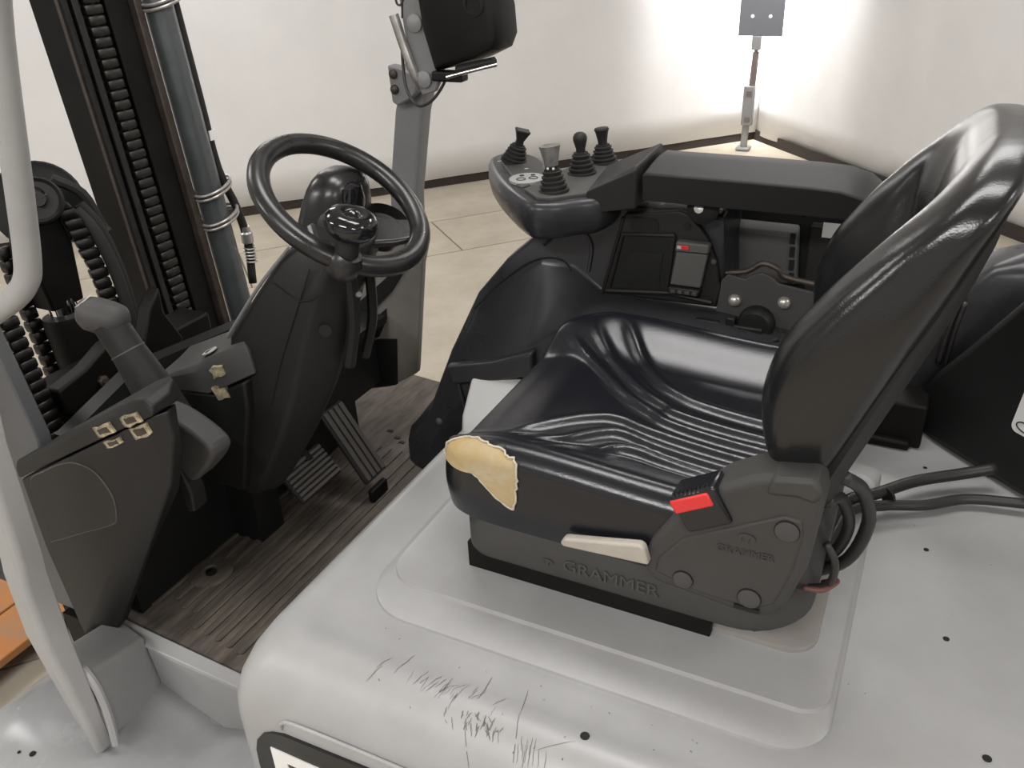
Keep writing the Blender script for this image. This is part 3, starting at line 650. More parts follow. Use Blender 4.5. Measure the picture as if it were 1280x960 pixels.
link('console_top', B().loft([[(x, 0.778, z0), (x, 0.778, z1 - 0.012), (x, 0.784, z1), (x, yf, z1 + 0.004), (x, yf + 0.006, z0)] for x, z0, z1, yf in ((-1.452, 0.104, 0.137, 0.79), (-1.35, 0.161, 0.196, 0.825), (-1.20, 0.244, 0.283, 0.865), (-1.12, 0.288, 0.330, 0.870), (-1.075, 0.312, 0.353, 0.862), (-1.048, 0.326, 0.360, 0.845), (-1.034, 0.334, 0.350, 0.82))]), 'plastic', DB, bevel=0.007, seg=4, angle=50)
hatch = smooth_poly([(-1.418, 0.108), (-1.37, 0.140), (-1.31, 0.172), (-1.265, 0.185), (-1.222, 0.176), (-1.197, 0.135), (-1.203, 0.09), (-1.222, 0.066), (-1.32, 0.016), (-1.418, -0.034), (-1.424, -0.03), (-1.424, 0.05)], 4)
link('hatch', B().prism(hatch, 0.7775, 0.785), 'plastic', DB, bevel=0.0015, label='flush hatch in the console side')
link('hatch_seam', B().tube([(x, 0.7795, z) for x, z in hatch], 0.0018, 6, 0, True), 'seam_dark', DB)
link('console_plug', B().lathe([(0.016, 0), (0.016, 0.003), (0.011, 0.003), (0.010, 0.0)], (-1.392, 0.779, -0.272), (0, -1, 0), 16), 'black_hole', DB)
def tape(name, pts, parent, rot=0):
    b = B()
    for q in pts: b.prism(q, 0.7735, 0.7775)
    link(name, b, 'glue', parent, smooth=False, label='torn yellowed tape remnant')
def tp(cx_, cz_, w_, h_, a, jag):
    rnd = random.Random(jag); c, s_ = math.cos(a), math.sin(a); out = []
    for u, v in ((-1, -1), (-0.4, -1), (0.3, -1), (1, -1), (1, 0), (1, 1), (0.2, 1), (-0.5, 1), (-1, 1), (-1, 0)):
        x, z = u * w_ / 2 + rnd.uniform(-1, 1) * 0.002, v * h_ / 2 + rnd.uniform(-1, 1) * 0.002
        out.append((cx_ + x * c - z * s_, cz_ + x * s_ + z * c))
    return out
a30 = math.radians(27)
for k, (x, z, w_, h_) in enumerate(((-1.157, 0.281, 0.050, 0.018), (-1.146, 0.258, 0.048, 0.012), (-1.083, 0.318, 0.048, 0.018), (-1.070, 0.298, 0.048, 0.020))):
    q = tp(x, z, w_, h_, a30, k)
    y0 = 0.774 if k in (0, 2) else 0.7765
    link('tape_piece', B().prism(q, y0, y0 + 0.004), 'glue', DB, smooth=False, label='torn yellowed tape remnant')
    link('tape_patch', B().prism([(x + (u - x) * 0.62, z + (v - z) * 0.55) for u, v in tp(x, z, w_, h_, a30, k + 9)], y0 - 0.0006, y0 + 0.002), 'steel_brown', DB, smooth=False)
# parking brake lever
LV = link('brake_lever', B().lathe([(0.040, -0.05), (0.039, 0.02), (0.037, 0.060), (0.034, 0.100), (0.031, 0.135), (0.031, 0.19)], (-1.222, 0.955, 0.205), (-0.085, 0, 0.155), 28), 'plastic', FK, label='dark lever with a fat grip and a pale end cap')
kc = V(-1.330, 0.955, 0.382)
k2 = V(-1, -0.15, 0.10).normalized()
b = B(); loops = []
for t, r, rz in ((-0.052, 0.004, 0.004), (-0.049, 0.018, 0.017), (-0.038, 0.029, 0.027), (-0.015, 0.034, 0.031), (0.008, 0.034, 0.033), (0.026, 0.031, 0.032), (0.038, 0.024, 0.026), (0.044, 0.012, 0.014)):
    up_ = V(0, 0, 1); sd = k2.cross(up_).normalized(); uu = sd.cross(k2).normalized()
    loops.append([kc + k2 * t + sd * r * math.cos(2 * PI * j / 24) + uu * rz * math.sin(2 * PI * j / 24) for j in range(24)])
link('grip', b.loft(loops), 'plastic_grey', LV)
link('grip_cap', B().lathe([(0.017, 0), (0.018, 0.002), (0.0001, 0.0024)], kc + V(-0.030, -0.006, 0.0262), (-0.50, -0.22, 0.85), 20), 'label_white', LV, label='pale oval end cap')
link('lever_collar', B().lathe([(0.0325, 0), (0.0325, 0.002), (0.032, 0.003)], (-1.284, 0.955, 0.318), (-0.085, 0, 0.155), 24), 'plastic_grey', LV)
# knee scoop
sc_ = smooth_poly([(-1.195, 0.250), (-1.16, 0.254), (-1.115, 0.244), (-1.068, 0.220), (-1.048, 0.198), (-1.060, 0.172), (-1.088, 0.142), (-1.112, 0.120), (-1.130, 0.122), (-1.155, 0.155), (-1.188, 0.21)], 3)
link('knee_scoop', B().prism(sc_, 0.885, 0.935), 'plastic_grey', FK, bevel=0.018, seg=4, angle=60)
link('scoop_tab', B().prism([(-1.160, 0.145), (-1.143, 0.135), (-1.128, 0.085), (-1.133, 0.045), (-1.150, 0.04)], 0.885, 0.92), 'plastic', FK, bevel=0.004)
# lid box
LB = link('fluid_box', B().prism([(-1.37, 0.160), (-1.225, 0.180), (-1.135, 0.225), (-1.14, 0.16), (-1.20, -0.05), (-1.37, -0.05)], 1.07, 1.15), 'plastic_dark', FK, bevel=0.006, label='black storage box with a grey lid beside the column')
lid = B().loft([[(-1.375, 1.06, 0.172), (-1.225, 1.06, 0.186), (-1.18, 1.06, 0.210), (-1.118, 1.09, 0.238), (-1.14, 1.17, 0.262), (-1.36, 1.17, 0.205)], [(-1.378, 1.06, 0.186), (-1.245, 1.06, 0.232), (-1.205, 1.06, 0.248), (-1.125, 1.09, 0.282), (-1.14, 1.17, 0.305), (-1.365, 1.17, 0.215)], [(-1.36, 1.065, 0.192), (-1.25, 1.065, 0.246), (-1.215, 1.07, 0.266), (-1.138, 1.095, 0.299), (-1.155, 1.165, 0.315), (-1.36, 1.16, 0.222)]])
link('box_lid', lid, 'plastic_grey', LB, bevel=0.008, seg=3, angle=60)
link('lid_badge', B().lathe([(0.0155, 0), (0.0155, 0.002), (0.0001, 0.0025)], (-1.228, 1.090, 0.2655), (-0.42, -0.1, 1), 20), 'label_grey', LB, label='small oval badge on the lid')
link('badge_bar', B().box((-1.2285, 1.090, 0.2683), (0.005, 0.020, 0.001), Matrix.Rotation(-0.40, 3, 'Y')), 'plastic_dark', LB, smooth=False)
for (px_, py_, pz_, w_, h_, k) in ((-1.184, 1.058, 0.244, 0.026, 0.020, 31), (-1.192, 1.060, 0.196, 0.024, 0.030, 33)):
    q = tp(0, 0, w_, h_, 0.30, k); u_ = V(0.90, 0.42, 0).normalized()
    link('tape_piece', B().extrude([V(px_, py_, pz_) + u_ * a + V(0, 0, b_) for a, b_ in q], (-0.006, 0.012, 0)), 'glue', LB, smooth=False, label='torn yellowed tape remnant')
link('dash_light_block', B().prism_yz([(0.87, MZ), (1.67, MZ), (1.67, 0.10), (0.87, 0.10)], -1.40, -1.36).prism_xy([(-1.50, 0.87), (-1.22, 0.90), (-1.22, 1.67), (-1.50, 1.67)], 0.08, 0.10).box((-1.30, 1.45, 0.0), (0.10, 0.40, 0.18)), 'plastic_dark', FK)  # wall, shelf and block added to keep light out of the footwell
link('dash_front', B().prism_yz([(0.90, -0.28), (1.66, -0.28), (1.66, 0.12), (1.10, 0.18), (0.90, 0.12)], -1.50, -1.46), 'plastic_dark', FK)
# steering column
def column():
    # sections down the column: near face at y0, far face at y1, from front x0 to rear x1
    secs = [(0.505, -1.005, -0.900, 1.13, 1.27), (0.47, -1.035, -0.905, 1.11, 1.27), (0.40, -1.095, -0.938, 1.10, 1.26), (0.30, -1.180, -0.972, 1.095, 1.25), (0.20, -1.20, -1.012, 1.09, 1.235), (0.10, -1.215, -1.062, 1.085, 1.215), (0.0, -1.235, -1.125, 1.085, 1.20), (-0.05, -1.246, -1.162, 1.085, 1.19), (-0.072, -1.248, -1.185, 1.09, 1.18)]
    loops = []
    for z, x0, x1, y0, y1 in secs:
        w_ = x1 - x0
        loops.append([(x0, y0 + 0.006, z), (x0 + w_ * 0.55, y0, z), (x0 + w_ * 0.86, y0 + 0.003, z), (x1, y0 + 0.035, z - 0.006), (x1 + 0.012, (y0 + y1) / 2, z - 0.01), (x1, y1 - 0.03, z - 0.006), (x0 + w_ * 0.8, y1, z), (x0, y1, z)])
    return link('steering_column', B().loft(loops), 'plastic', FK, bevel=0.008, seg=3, angle=50, label='dark plastic steering column cowl')
SCL = column()
link('column_highlight', B().tube([(-1.006, 1.118, 0.497), (-1.06, 1.105, 0.44), (-1.10, 1.10, 0.395), (-1.15, 1.096, 0.335), (-1.176, 1.0945, 0.304)], 0.0035, 8, 4), 'edge_highlight', SCL)  # pale tube painting the bright highlight along the cowl edge
link('column_seam', B().tube([(-0.955, 1.104, 0.47), (-1.00, 1.0985, 0.38), (-1.045, 1.0945, 0.29), (-1.075, 1.0905, 0.22), (-1.10, 1.0885, 0.16)], 0.0014, 6, 3).tube([(-1.048, 1.104, 0.43), (-0.99, 1.0985, 0.405), (-0.945, 1.102, 0.42)], 0.0014, 6, 2), 'black_hole', SCL)
link('column_slot', B().extrude([(-1.195, 1.083, 0.165), (-1.19, 1.083, 0.172), (-1.145, 1.083, 0.128), (-1.15, 1.083, 0.121)], (0, 0.006, 0)), 'black_hole', SCL)
link('column_hole', B().lathe([(0.012, 0), (0.012, 0.002)], (-0.955, 1.118, 0.345), (0.55, -0.9, 0.1), 16), 'black_hole', SCL)
link('tilt_arm', B().tube([(-0.915, 1.16, 0.44), (-0.930, 1.17, 0.34), (-0.955, 1.17, 0.25)], 0.013, 8, 4).tube([(-0.915, 1.22, 0.44), (-0.93, 1.23, 0.33), (-0.96, 1.23, 0.24)], 0.010, 8, 4), 'plastic_dark', SCL)
link('tilt_screw', B().lathe([(0.006, 0), (0.005, 0.004)], (-0.906, 1.165, 0.405), (0.9, -0.4, 0.2), 10), 'zinc', SCL)
link('column_foot', B().box((-1.32, 1.20, -0.16), (0.08, 0.08, 0.26)), 'plastic_dark', SCL)
# instrument pod
def pod_():
    loops = []
    ax = V(0.22, 0.0, 1).normalized()
    for h, hx, hy, ox in ((-0.12, 0.060, 0.088, -0.01), (-0.04, 0.058, 0.082, 0), (0.02, 0.052, 0.074, 0.004), (0.05, 0.047, 0.066, 0.006), (0.068, 0.040, 0.056, 0.006), (0.080, 0.030, 0.042, 0.004), (0.086, 0.016, 0.022, 0.0)):
        c = V(-1.040 + ox, 1.300, 0.505) + ax * h; lp = []
        for j in range(28):
            a = 2 * PI * j / 28; e = 0.75
            lp.append(c + V(hx * math.copysign(abs(math.cos(a)) ** e, math.cos(a)), hy * math.copysign(abs(math.sin(a)) ** e, math.sin(a)), -0.12 * hx * math.cos(a)))
        loops.append(lp)
    p = link('instrument_pod', B().loft(loops), 'wheel_plastic', FK, angle=60, label='glossy domed instrument pod behind the steering wheel')
    lo = []
    for h, hx, hy in ((0.0, 0.03, 0.040), (0.035, 0.028, 0.035), (0.06, 0.02, 0.025), (0.068, 0.006, 0.008)):
        c = V(-0.998, 1.285, 0.505) + ax * h
        lo.append([c + V(hx * math.cos(2 * PI * j / 20), hy * math.sin(2 * PI * j / 20), 0) for j in range(20)])
    link('display_hood', B().loft(lo), 'knob_black', p)
    dish = []
    for r, h in ((0.040, -0.04), (0.052, -0.005), (0.055, 0.004), (0.050, 0.008), (0.044, -0.012), (0.0001, -0.018)):
        dish.append((r, h))
    link('display_dish', B().lathe(dish, (-0.980, 1.372, 0.465), (0.45, -0.12, 0.80), 28), 'wheel_plastic', p)
    return p
pod_()
# steering wheel
WC = V(-0.94, 1.2, 0.56); WA = 0.641
E1 = V(math.cos(WA), 0, -math.sin(WA)); E2 = V(0, 1, 0); EN = V(math.sin(WA), 0, math.cos(WA))
def wp(r, ang, h=0): return WC + (E1 * math.cos(ang) + E2 * math.sin(ang)) * r + EN * h
rim = B(); loops = []
for i in range(72):
    a = 2 * PI * i / 72; lp = []
    for j in range(14):
        q = 2 * PI * j / 14; lp.append(wp(0.1506 + 0.0195 * math.cos(q), a, 0.0175 * math.sin(q)))
    loops.append(lp)
SW = link('steering_wheel', rim.loft(loops + [loops[0]], False, False), 'wheel_plastic', FK, angle=180, label='black steering wheel with a spinner knob')
link('hub', B().lathe([(0.040, -0.075), (0.050, -0.060), (0.052, -0.045), (0.045, -0.038), (0.0001, -0.036)], WC + E1 * 0.03, EN, 28), 'plastic_dark', SW)
sp = B()
for a in (math.radians(-50), math.radians(40)):
    lo = []
    for t in (0.0, 0.33, 0.66, 1.0):
        r = 0.03 + 0.118 * t; h = -0.045 + 0.043 * t * t; wd = 0.050 - 0.022 * t
        c = wp(r, a, h); tg = (-E1 * math.sin(a) + E2 * math.cos(a))
        lo.append([c - tg * wd - EN * 0.007, c + tg * wd - EN * 0.007, c + tg * wd * 0.85 + EN * 0.007, c - tg * wd * 0.85 + EN * 0.007])
    sp.loft(lo)
link('spoke', sp, 'wheel_plastic', SW, bevel=0.004, angle=50)
KA = math.radians(-50); kb = wp(0.1506, KA, 0.0)
link('knob_boss', B().lathe([(0.026, -0.024), (0.030, -0.014), (0.030, 0.010), (0.022, 0.020)], kb, EN, 24), 'wheel_plastic', SW)
link('knob_stem', B().lathe([(0.021, 0.01), (0.0195, 0.05)], kb, (0.30, 0.05, 0.95), 20), 'plastic', SW)
link('spinner_knob', B().lathe([(0.016, 0.044), (0.030, 0.047), (0.040, 0.055), (0.0445, 0.067), (0.043, 0.078), (0.036, 0.087), (0.026, 0.0895), (0.018, 0.0885), (0.014, 0.087), (0.012, 0.089), (0.008, 0.093), (0.0001, 0.0945)], kb, (0.30, 0.05, 0.95), 36), 'knob_black', SW, label='shiny black spinner knob')
# far front panel and pillar
FP = link('front_panel', B().prism([(-1.085, 0.30), (-1.100, 0.252), (-1.145, -0.034), (-1.150, -0.06), (-1.24, -0.12), (-1.50, -0.20), (-1.50, 0.02), (-1.36, 0.16), (-1.27, 0.27), (-1.18, 0.34)], 1.68, 1.70), 'paint_plate', FK, bevel=0.004, label='grey front side panel with openings painted black on the far side')
link('panel_opening_shade', B().prism([(-1.50, -0.19), (-1.215, -0.105), (-1.200, 0.032), (-1.27, 0.02), (-1.38, -0.02), (-1.50, -0.05)], 1.672, 1.682), 'black_hole', FP, smooth=False)  # black plates on the panel paint the dark inside its openings
link('panel_opening_shade', B().prism([(-1.312, 0.005), (-1.275, 0.07), (-1.222, 0.115), (-1.225, 0.085), (-1.255, 0.03)], 1.676, 1.682), 'black_hole', FP, smooth=False)
link('panel_opening_shade', B().prism([(-1.40, 0.03), (-1.33, 0.10), (-1.17, 0.235), (-1.145, 0.24), (-1.20, 0.165), (-1.34, 0.03)], 1.672, 1.682), 'black_hole', FP, smooth=False)
link('panel_rim', B().tube([(-1.312, 1.676, 0.002), (-1.255, 1.676, 0.027)], 0.0025, 6), 'zinc', FP)
pb = [(-1.185, 0.30), (-1.176, 0.425), (-1.138, 0.612), (-1.10, 0.72), (-0.98, 1.15), (-0.86, 1.50)]
def pillar(name, x_of, y0, y1, wd, m, lab):
    loops = []
    for x, z in x_of:
        r = [(a, b_) for a, b_ in rrect(x, x + wd, y0, y1, 0.012, 4)]
        loops.append([(a, b_, z) for a, b_ in r])
    return link(name, B().loft(loops), m, FK, angle=50, label=lab)
FPI = pillar('far_pillar', pb, 1.68, 1.73, 0.074, 'paint_pillar', 'grey far front pillar of the overhead guard')
# near pillar with the grab tube
NP_ = link('near_pillar', B().loft([[(xl, 0.612, z), (xl + (xr - xl) * 0.62, 0.607, z), (xl + (xr - xl) * 0.70, 0.600, z), (xr - 0.004, 0.603, z), (xr, 0.609, z), (xr, yd, z), (xl, yd, z)] for xl, xr, yd, z in ((-1.238, -1.202, 0.632, -0.335), (-1.262, -1.206, 0.634, -0.26), (-1.285, -1.218, 0.640, -0.165), (-1.303, -1.233, 0.647, -0.08), (-1.293, -1.225, 0.646, 0.06), (-1.281, -1.211, 0.643, 0.11), (-1.243, -1.188, 0.640, 0.33), (-1.235, -1.19, 0.66, 0.48), (-1.18, -1.13, 0.66, 0.75), (-1.08, -1.03, 0.66, 1.15), (-0.97, -0.92, 0.66, 1.50))]), 'paint', FK, bevel=0.003, angle=40, label='light grey near front pillar of the overhead guard')
link('grab_tube', B().tube([(-0.70, 0.62, 1.40), (-0.83, 0.62, 1.03), (-0.885, 0.62, 0.94), (-0.945, 0.62, 0.73), (-0.968, 0.62, 0.655), (-0.985, 0.62, 0.625), (-1.02, 0.62, 0.598), (-1.08, 0.62, 0.565), (-1.20, 0.63, 0.50)], 0.0155, 14, 6), 'paint', FK, angle=180, label='bent light grey grab tube')
link('pillar_gusset', B().tube([(-1.232, 0.645, -0.165), (-1.212, 0.645, -0.20), (-1.198, 0.640, -0.26), (-1.190, 0.630, -0.33)], 0.008, 8, 4), 'paint', NP_)
link('guard_header', B().tube([(-0.80, 0.65, 1.50), (-0.80, 1.71, 1.50)], 0.035, 10), 'paint', FK)
link('header_wire', B().tube([(-0.86, 1.45, 1.45), (-0.88, 1.45, 1.2), (-0.945, 1.45, 0.92), (-0.952, 1.45, 0.868), (-0.944, 1.45, 0.857), (-0.934, 1.45, 0.875), (-0.934, 1.45, 0.93), (-0.85, 1.45, 1.45)], 0.0022, 6, 5).tube([(-0.938, 1.45, 0.866), (-0.942, 1.45, 0.835)], 0.002, 6), 'cable', FK, label='thin wire loop hanging from the guard')
# bracket, arm and black housing on the far pillar
BRK = link('pillar_bracket', B().prism([(-1.121, 0.718), (-1.118, 0.640), (-1.105, 0.632), (-1.070, 0.648), (-1.052, 0.664), (-1.052, 0.70), (-1.095, 0.715)], 1.648, 1.676), 'paint_pillar', FK, bevel=0.004, label='grey hinge bracket bolted to the far pillar')
for x, z in ((-1.106, 0.700), (-1.106, 0.668)): link('bracket_bolt', B().lathe([(0.010, 0), (0.010, 0.005), (0.006, 0.009), (0.0001, 0.010)], (x, 1.648, z), (0, -1, 0), 12), 'steel_brown', BRK)
link('hinge_arm', B().tube([(-1.036, 1.565, 0.828), (-1.020, 1.567, 0.77), (-1.002, 1.57, 0.715), (-0.996, 1.58, 0.690)], 0.010, 10, 3), 'zinc', BRK)
HS = link('lamp_housing', B().loft([[(x0, y, z) for x0, z in ((-0.985 + ex, 0.90), (-0.975 + ex, 0.80), (-0.955 + ex, 0.722 + ez), (-0.895, 0.735 + ez), (-0.860, 0.744 + ez), (-0.812 - ex, 0.764 + ez), (-0.800 - ex, 0.790), (-0.803 - ex, 0.84), (-0.815 - ex, 0.90), (-0.84 - ex, 1.02), (-0.99 + ex, 1.02))] for y, ex, ez in ((1.555, 0.02, 0.015), (1.56, 0.008, 0.006), (1.58, 0.0, 0.0), (1.64, 0.0, 0.0), (1.67, 0.02, 0.01))]), 'housing', FK, bevel=0.006, angle=50, label='black plastic housing hinged to the far pillar')
link('housing_plate', B().prism([(-1.030, 0.90), (-1.022, 0.80), (-1.000, 0.690), (-0.992, 0.672), (-0.960, 0.682), (-0.940, 0.715), (-0.945, 0.90)], 1.575, 1.588), 'paint_pillar', HS, bevel=0.003, label='grey plate with pivot bolts')
for x, z in ((-0.993, 0.812), (-0.982, 0.706)): link('pivot_bolt', B().lathe([(0.017, 0), (0.017, 0.006), (0.010, 0.010), (0.0001, 0.011)], (x, 1.575, z), (0, -1, 0), 18), 'post', HS)
link('housing_hole', B().lathe([(0.022, 0.0), (0.022, 0.003), (0.016, 0.004), (0.015, 0.001)], (-0.848, 1.554, 0.848), (0, -1, 0), 20), 'black_hole', HS)
link('latch_bar', B().tube([(-0.895, 1.56, 0.728), (-0.812, 1.56, 0.746)], 0.010, 12), 'housing', HS)
link('latch_bar', B().tube([(-0.915, 1.550, 0.716), (-0.80, 1.548, 0.744)], 0.004, 10), 'chrome', HS, label='bright metal latch bar')
link('housing_foot', B().box((-0.920, 1.57, 0.715), (0.07, 0.03, 0.02)), 'housing', HS, bevel=0.004)
link('housing_cable', B().tube([(-1.035, 1.585, 0.80), (-1.035, 1.58, 0.73), (-1.025, 1.57, 0.685), (-1.00, 1.565, 0.655), (-0.965, 1.565, 0.665), (-0.935, 1.57, 0.700), (-0.93, 1.57, 0.725)], 0.0032, 8, 6), 'cable', HS)

# ---- right side fairing, console and storage bin
def fairing():
    st = [  # x, then (y, z): low near, mid near, upper near, top near
        (-1.062, (1.50, -0.215), (1.478, -0.17), (1.480, -0.13), (1.50, -0.098)),
        (-1.030, (1.50, -0.23), (1.470, -0.14), (1.474, -0.10), (1.495, -0.062)),
        (-0.985, (1.50, -0.21), (1.468, -0.08), (1.475, -0.03), (1.50, -0.004)),
        (-0.930, (1.50, -0.10), (1.468, 0.02), (1.485, 0.10), (1.515, 0.135)),
        (-0.865, (1.50, -0.02), (1.47, 0.10), (1.50, 0.22), (1.53, 0.270)),
        (-0.800, (1.50, -0.01), (1.47, 0.15), (1.53, 0.30), (1.55, 0.350)),
        (-0.720, (1.50, -0.01), (1.47, 0.19), (1.56, 0.35), (1.58, 0.420)),
        (-0.660, (1.50, -0.01), (1.472, 0.235), (1.585, 0.34), (1.60, 0.462)),
        (-0.600, (1.50, -0.01), (1.475, 0.262), (1.60, 0.285), (1.61, 0.470)),
        (-0.360, (1.50, -0.01), (1.475, 0.262), (1.60, 0.280), (1.61, 0.470)),
        (-0.345, (1.50, -0.01), (1.475, 0.262), (1.60, 0.280), (1.61, 0.30)),
        (-0.12, (1.50, -0.01), (1.475, 0.240), (1.60, 0.250), (1.61, 0.26))]
    loops = []
    for x, a, b_, c, d in st:
        loops.append([(x, *a), (x, b_[0] - 0.001, b_[1] - 0.04 if x > -1.0 else b_[1] - 0.02), (x, *b_), (x, *c), (x, *d), (x, d[0] + 0.04, d[1] + 0.004), (x, 1.86, d[1] - 0.02), (x, 1.86, a[1])])
    return link('side_fairing', B().loft(loops), 'fairing', FK, bevel=0.014, seg=3, angle=50, label='glossy black moulded fairing right of the seat')
FA = fairing()
link('fairing_seam', B().tube([(-0.86, 1.503, 0.245), (-0.80, 1.527, 0.310), (-0.735, 1.553, 0.355), (-0.68, 1.575, 0.352), (-0.655, 1.572, 0.31), (-0.665, 1.535, 0.27), (-0.69, 1.495, 0.22)], 0.0018, 6, 5), 'black_hole', FA)
link('fairing_flute', B().tube([(-0.72, 1.565, 0.385), (-0.685, 1.578, 0.415), (-0.645, 1.592, 0.415), (-0.625, 1.595, 0.385), (-0.63, 1.592, 0.33)], 0.004, 6, 5), 'fairing', FA)
link('fairing_ledge', B().prism([(-0.915, 0.118), (-0.80, 0.150), (-0.70, 0.192), (-0.70, 0.135), (-0.79, 0.105), (-0.90, 0.075)], 1.448, 1.475), 'fairing', FA, bevel=0.007, seg=3)
link('fairing_rib', B().tube([(-0.895, 1.464, 0.08), (-0.885, 1.464, 0.03), (-0.88, 1.468, -0.02)], 0.004, 8, 4), 'fairing', FA)
link('fairing_bolt', B().lathe([(0.010, 0), (0.009, 0.003), (0.005, 0.006), (0.0001, 0.0065)], (-0.955, 1.467, -0.045), (0, -1, 0), 14), 'plastic_grey', FA)
link('hood_boss', B().extrude([(-0.85, 1.385, -0.01), (-0.85, 1.395, 0.035), (-0.85, 1.455, 0.112), (-0.85, 1.475, 0.112), (-0.85, 1.475, -0.01)], (0.13, 0.0, 0)), 'paint_light', HD, bevel=0.008, seg=3, label='pale painted boss behind the cushion')
# storage bin
SB = link('storage_bin', B().prism([(-0.600, 0.285), (-0.553, 0.462), (-0.44, 0.478), (-0.42, 0.47), (-0.385, 0.43), (-0.362, 0.38), (-0.352, 0.33), (-0.358, 0.290)], 1.592, 1.612), 'plastic', FK, bevel=0.003, label='black storage bin panel under the armrest')
link('bin_pocket_shade', B().prism([(-0.577, 0.301), (-0.551, 0.416), (-0.452, 0.426), (-0.462, 0.312)], 1.5895, 1.593), 'black_hole', SB, smooth=False)  # flat black plate on the solid panel paints the shade of a pocket
link('bin_inner', B().prism([(-0.550, 0.318), (-0.535, 0.385), (-0.470, 0.392), (-0.476, 0.322)], 1.588, 1.590), 'plastic_dark', SB, smooth=False)
for q, r in (([(-0.585, 1.590, 0.292), (-0.555, 1.590, 0.420), (-0.448, 1.590, 0.430)], 0.005), ([(-0.588, 1.588, 0.294), (-0.455, 1.588, 0.308), (-0.365, 1.588, 0.300)], 0.005), ([(-0.600, 1.592, 0.280), (-0.555, 1.592, 0.455)], 0.004), ([(-0.460, 1.590, 0.308), (-0.449, 1.590, 0.430)], 0.004)):
    link('bin_rim', B().tube(q, r, 8), 'plastic', SB)
link('bin_slot', B().extrude([(-0.5 + 0.0 + x, 1.5915, 0.445 + z) for x, z in rrect(-0.040, 0.018, -0.017, 0.013, 0.012)], (0, -0.002, 0)), 'black_hole', SB)
link('bin_slot', B().lathe([(0.008, 0), (0.008, 0.002)], (-0.425, 1.5915, 0.449), (0, -1, 0), 6), 'black_hole', SB)
cp = link('control_panel', B().prism([(-0.450, 0.330), (-0.440, 0.402), (-0.378, 0.402), (-0.388, 0.330)], 1.578, 1.592), 'plastic_mid', SB, bevel=0.003)
cp2 = link('indicator_bar', B().prism([(-0.442, 0.402), (-0.440, 0.424), (-0.374, 0.424), (-0.376, 0.404)], 1.572, 1.592), 'plastic_mid', SB, bevel=0.004)
link('indicator', B().box((-0.424, 1.571, 0.4135), (0.022, 0.003, 0.008)), 'red', SB, bevel=0.001, label='small red indicator')
link('indicator', B().box((-0.433, 1.5705, 0.4135), (0.008, 0.003, 0.006)), 'label_grey', SB)
link('panel_sill', B().prism([(-0.453, 0.314), (-0.451, 0.328), (-0.388, 0.328), (-0.390, 0.314)], 1.570, 1.592), 'plastic', SB, bevel=0.003)
for i in range(4): link('sill_button', B().box((-0.441 + i * 0.0145, 1.5695, 0.3205), (0.010, 0.004, 0.007)), 'plastic_grey', SB, bevel=0.001)
link('bin_bolt', B().lathe([(0.006, 0), (0.005, 0.003), (0.0001, 0.004)], (-0.368, 1.590, 0.385), (0, -1, 0), 12), 'plastic_grey', SB)
# back panel under the armrest
BPn = link('back_panel', B().prism([(-0.40, 0.24), (-0.40, 0.50), (-0.13, 0.50), (-0.13, 0.24)], 1.76, 1.79), 'plastic_dark', FK, label='dark panel with a slotted cover below the armrest')
link('slotted_cover', B().loft([[(-0.374, 1.755, 0.29), (-0.386, 1.755, 0.425), (-0.236, 1.755, 0.425), (-0.226, 1.755, 0.30)], [(-0.372, 1.735, 0.29), (-0.384, 1.735, 0.405), (-0.238, 1.735, 0.405), (-0.228, 1.735, 0.30)]]), 'plastic_mid', BPn, bevel=0.006)
for sx in (-0.378, -0.232):
    for i in range(4): link('cover_slot', B().box((sx - 0.002 * i + (0.012 if sx < -0.3 else -0.008), 1.733, 0.315 + i * 0.028), (0.010, 0.006, 0.021)), 'black_hole', BPn)
link('cover_post', B().box((-0.185, 1.745, 0.35), (0.06, 0.03, 0.16)), 'plastic', BPn, bevel=0.004)
link('paper_label', B().box((-0.170, 1.7285, 0.425), (0.042, 0.002, 0.030)), 'label_white', BPn, smooth=False, label='blank white paper label')
link('rusty_edge', B().tube([(-0.36, 1.62, 0.352), (-0.31, 1.62, 0.362), (-0.28, 1.62, 0.382), (-0.25, 1.62, 0.374), (-0.235, 1.62, 0.36), (-0.17, 1.62, 0.352)], 0.006, 8, 5), 'steel_brown', BPn)
# armrest
def armrest():
    loops = []
    for x, k in ((-0.503, 0.92), (-0.498, 1.0), (-0.42, 1.0), (-0.30, 1.0), (-0.20, 0.98), (-0.15, 0.94), (-0.115, 0.78), (-0.095, 0.50)):
        z0 = 0.506; zc = z0 + 0.055 * k
        loops.append([(x, 1.548, z0), (x, 1.541, zc - 0.003), (x, 1.5435, zc), (x, 1.58, zc + 0.006 * k), (x, 1.63, zc + 0.012 * k), (x, 1.68, zc + 0.010 * k), (x, 1.715, zc - 0.002 * k), (x, 1.73, zc - 0.018), (x, 1.725, z0)])
    return link('armrest', B().loft(loops), 'plastic', FK, bevel=0.0015, seg=2, angle=28, label='dark grey armrest pad at the right of the seat')
AR = armrest()
link('armrest_hinge', B().lathe([(0.030, 0), (0.030, 0.012), (0.020, 0.016), (0.0001, 0.016)], (-0.393, 1.585, 0.492), (0, -1, 0), 24), 'plastic_dark', AR)
link('hinge_screw', B().lathe([(0.010, 0), (0.009, 0.006), (0.0001, 0.008)], (-0.398, 1.570, 0.494), (0, -1, 0.3), 12), 'zinc', AR)
for x in (-0.342, -0.205): link('screw', B().lathe([(0.005, 0), (0.004, 0.003)], (x, 1.56, 0.502), (0, -0.6, -0.7), 8), 'plastic_dark', AR)
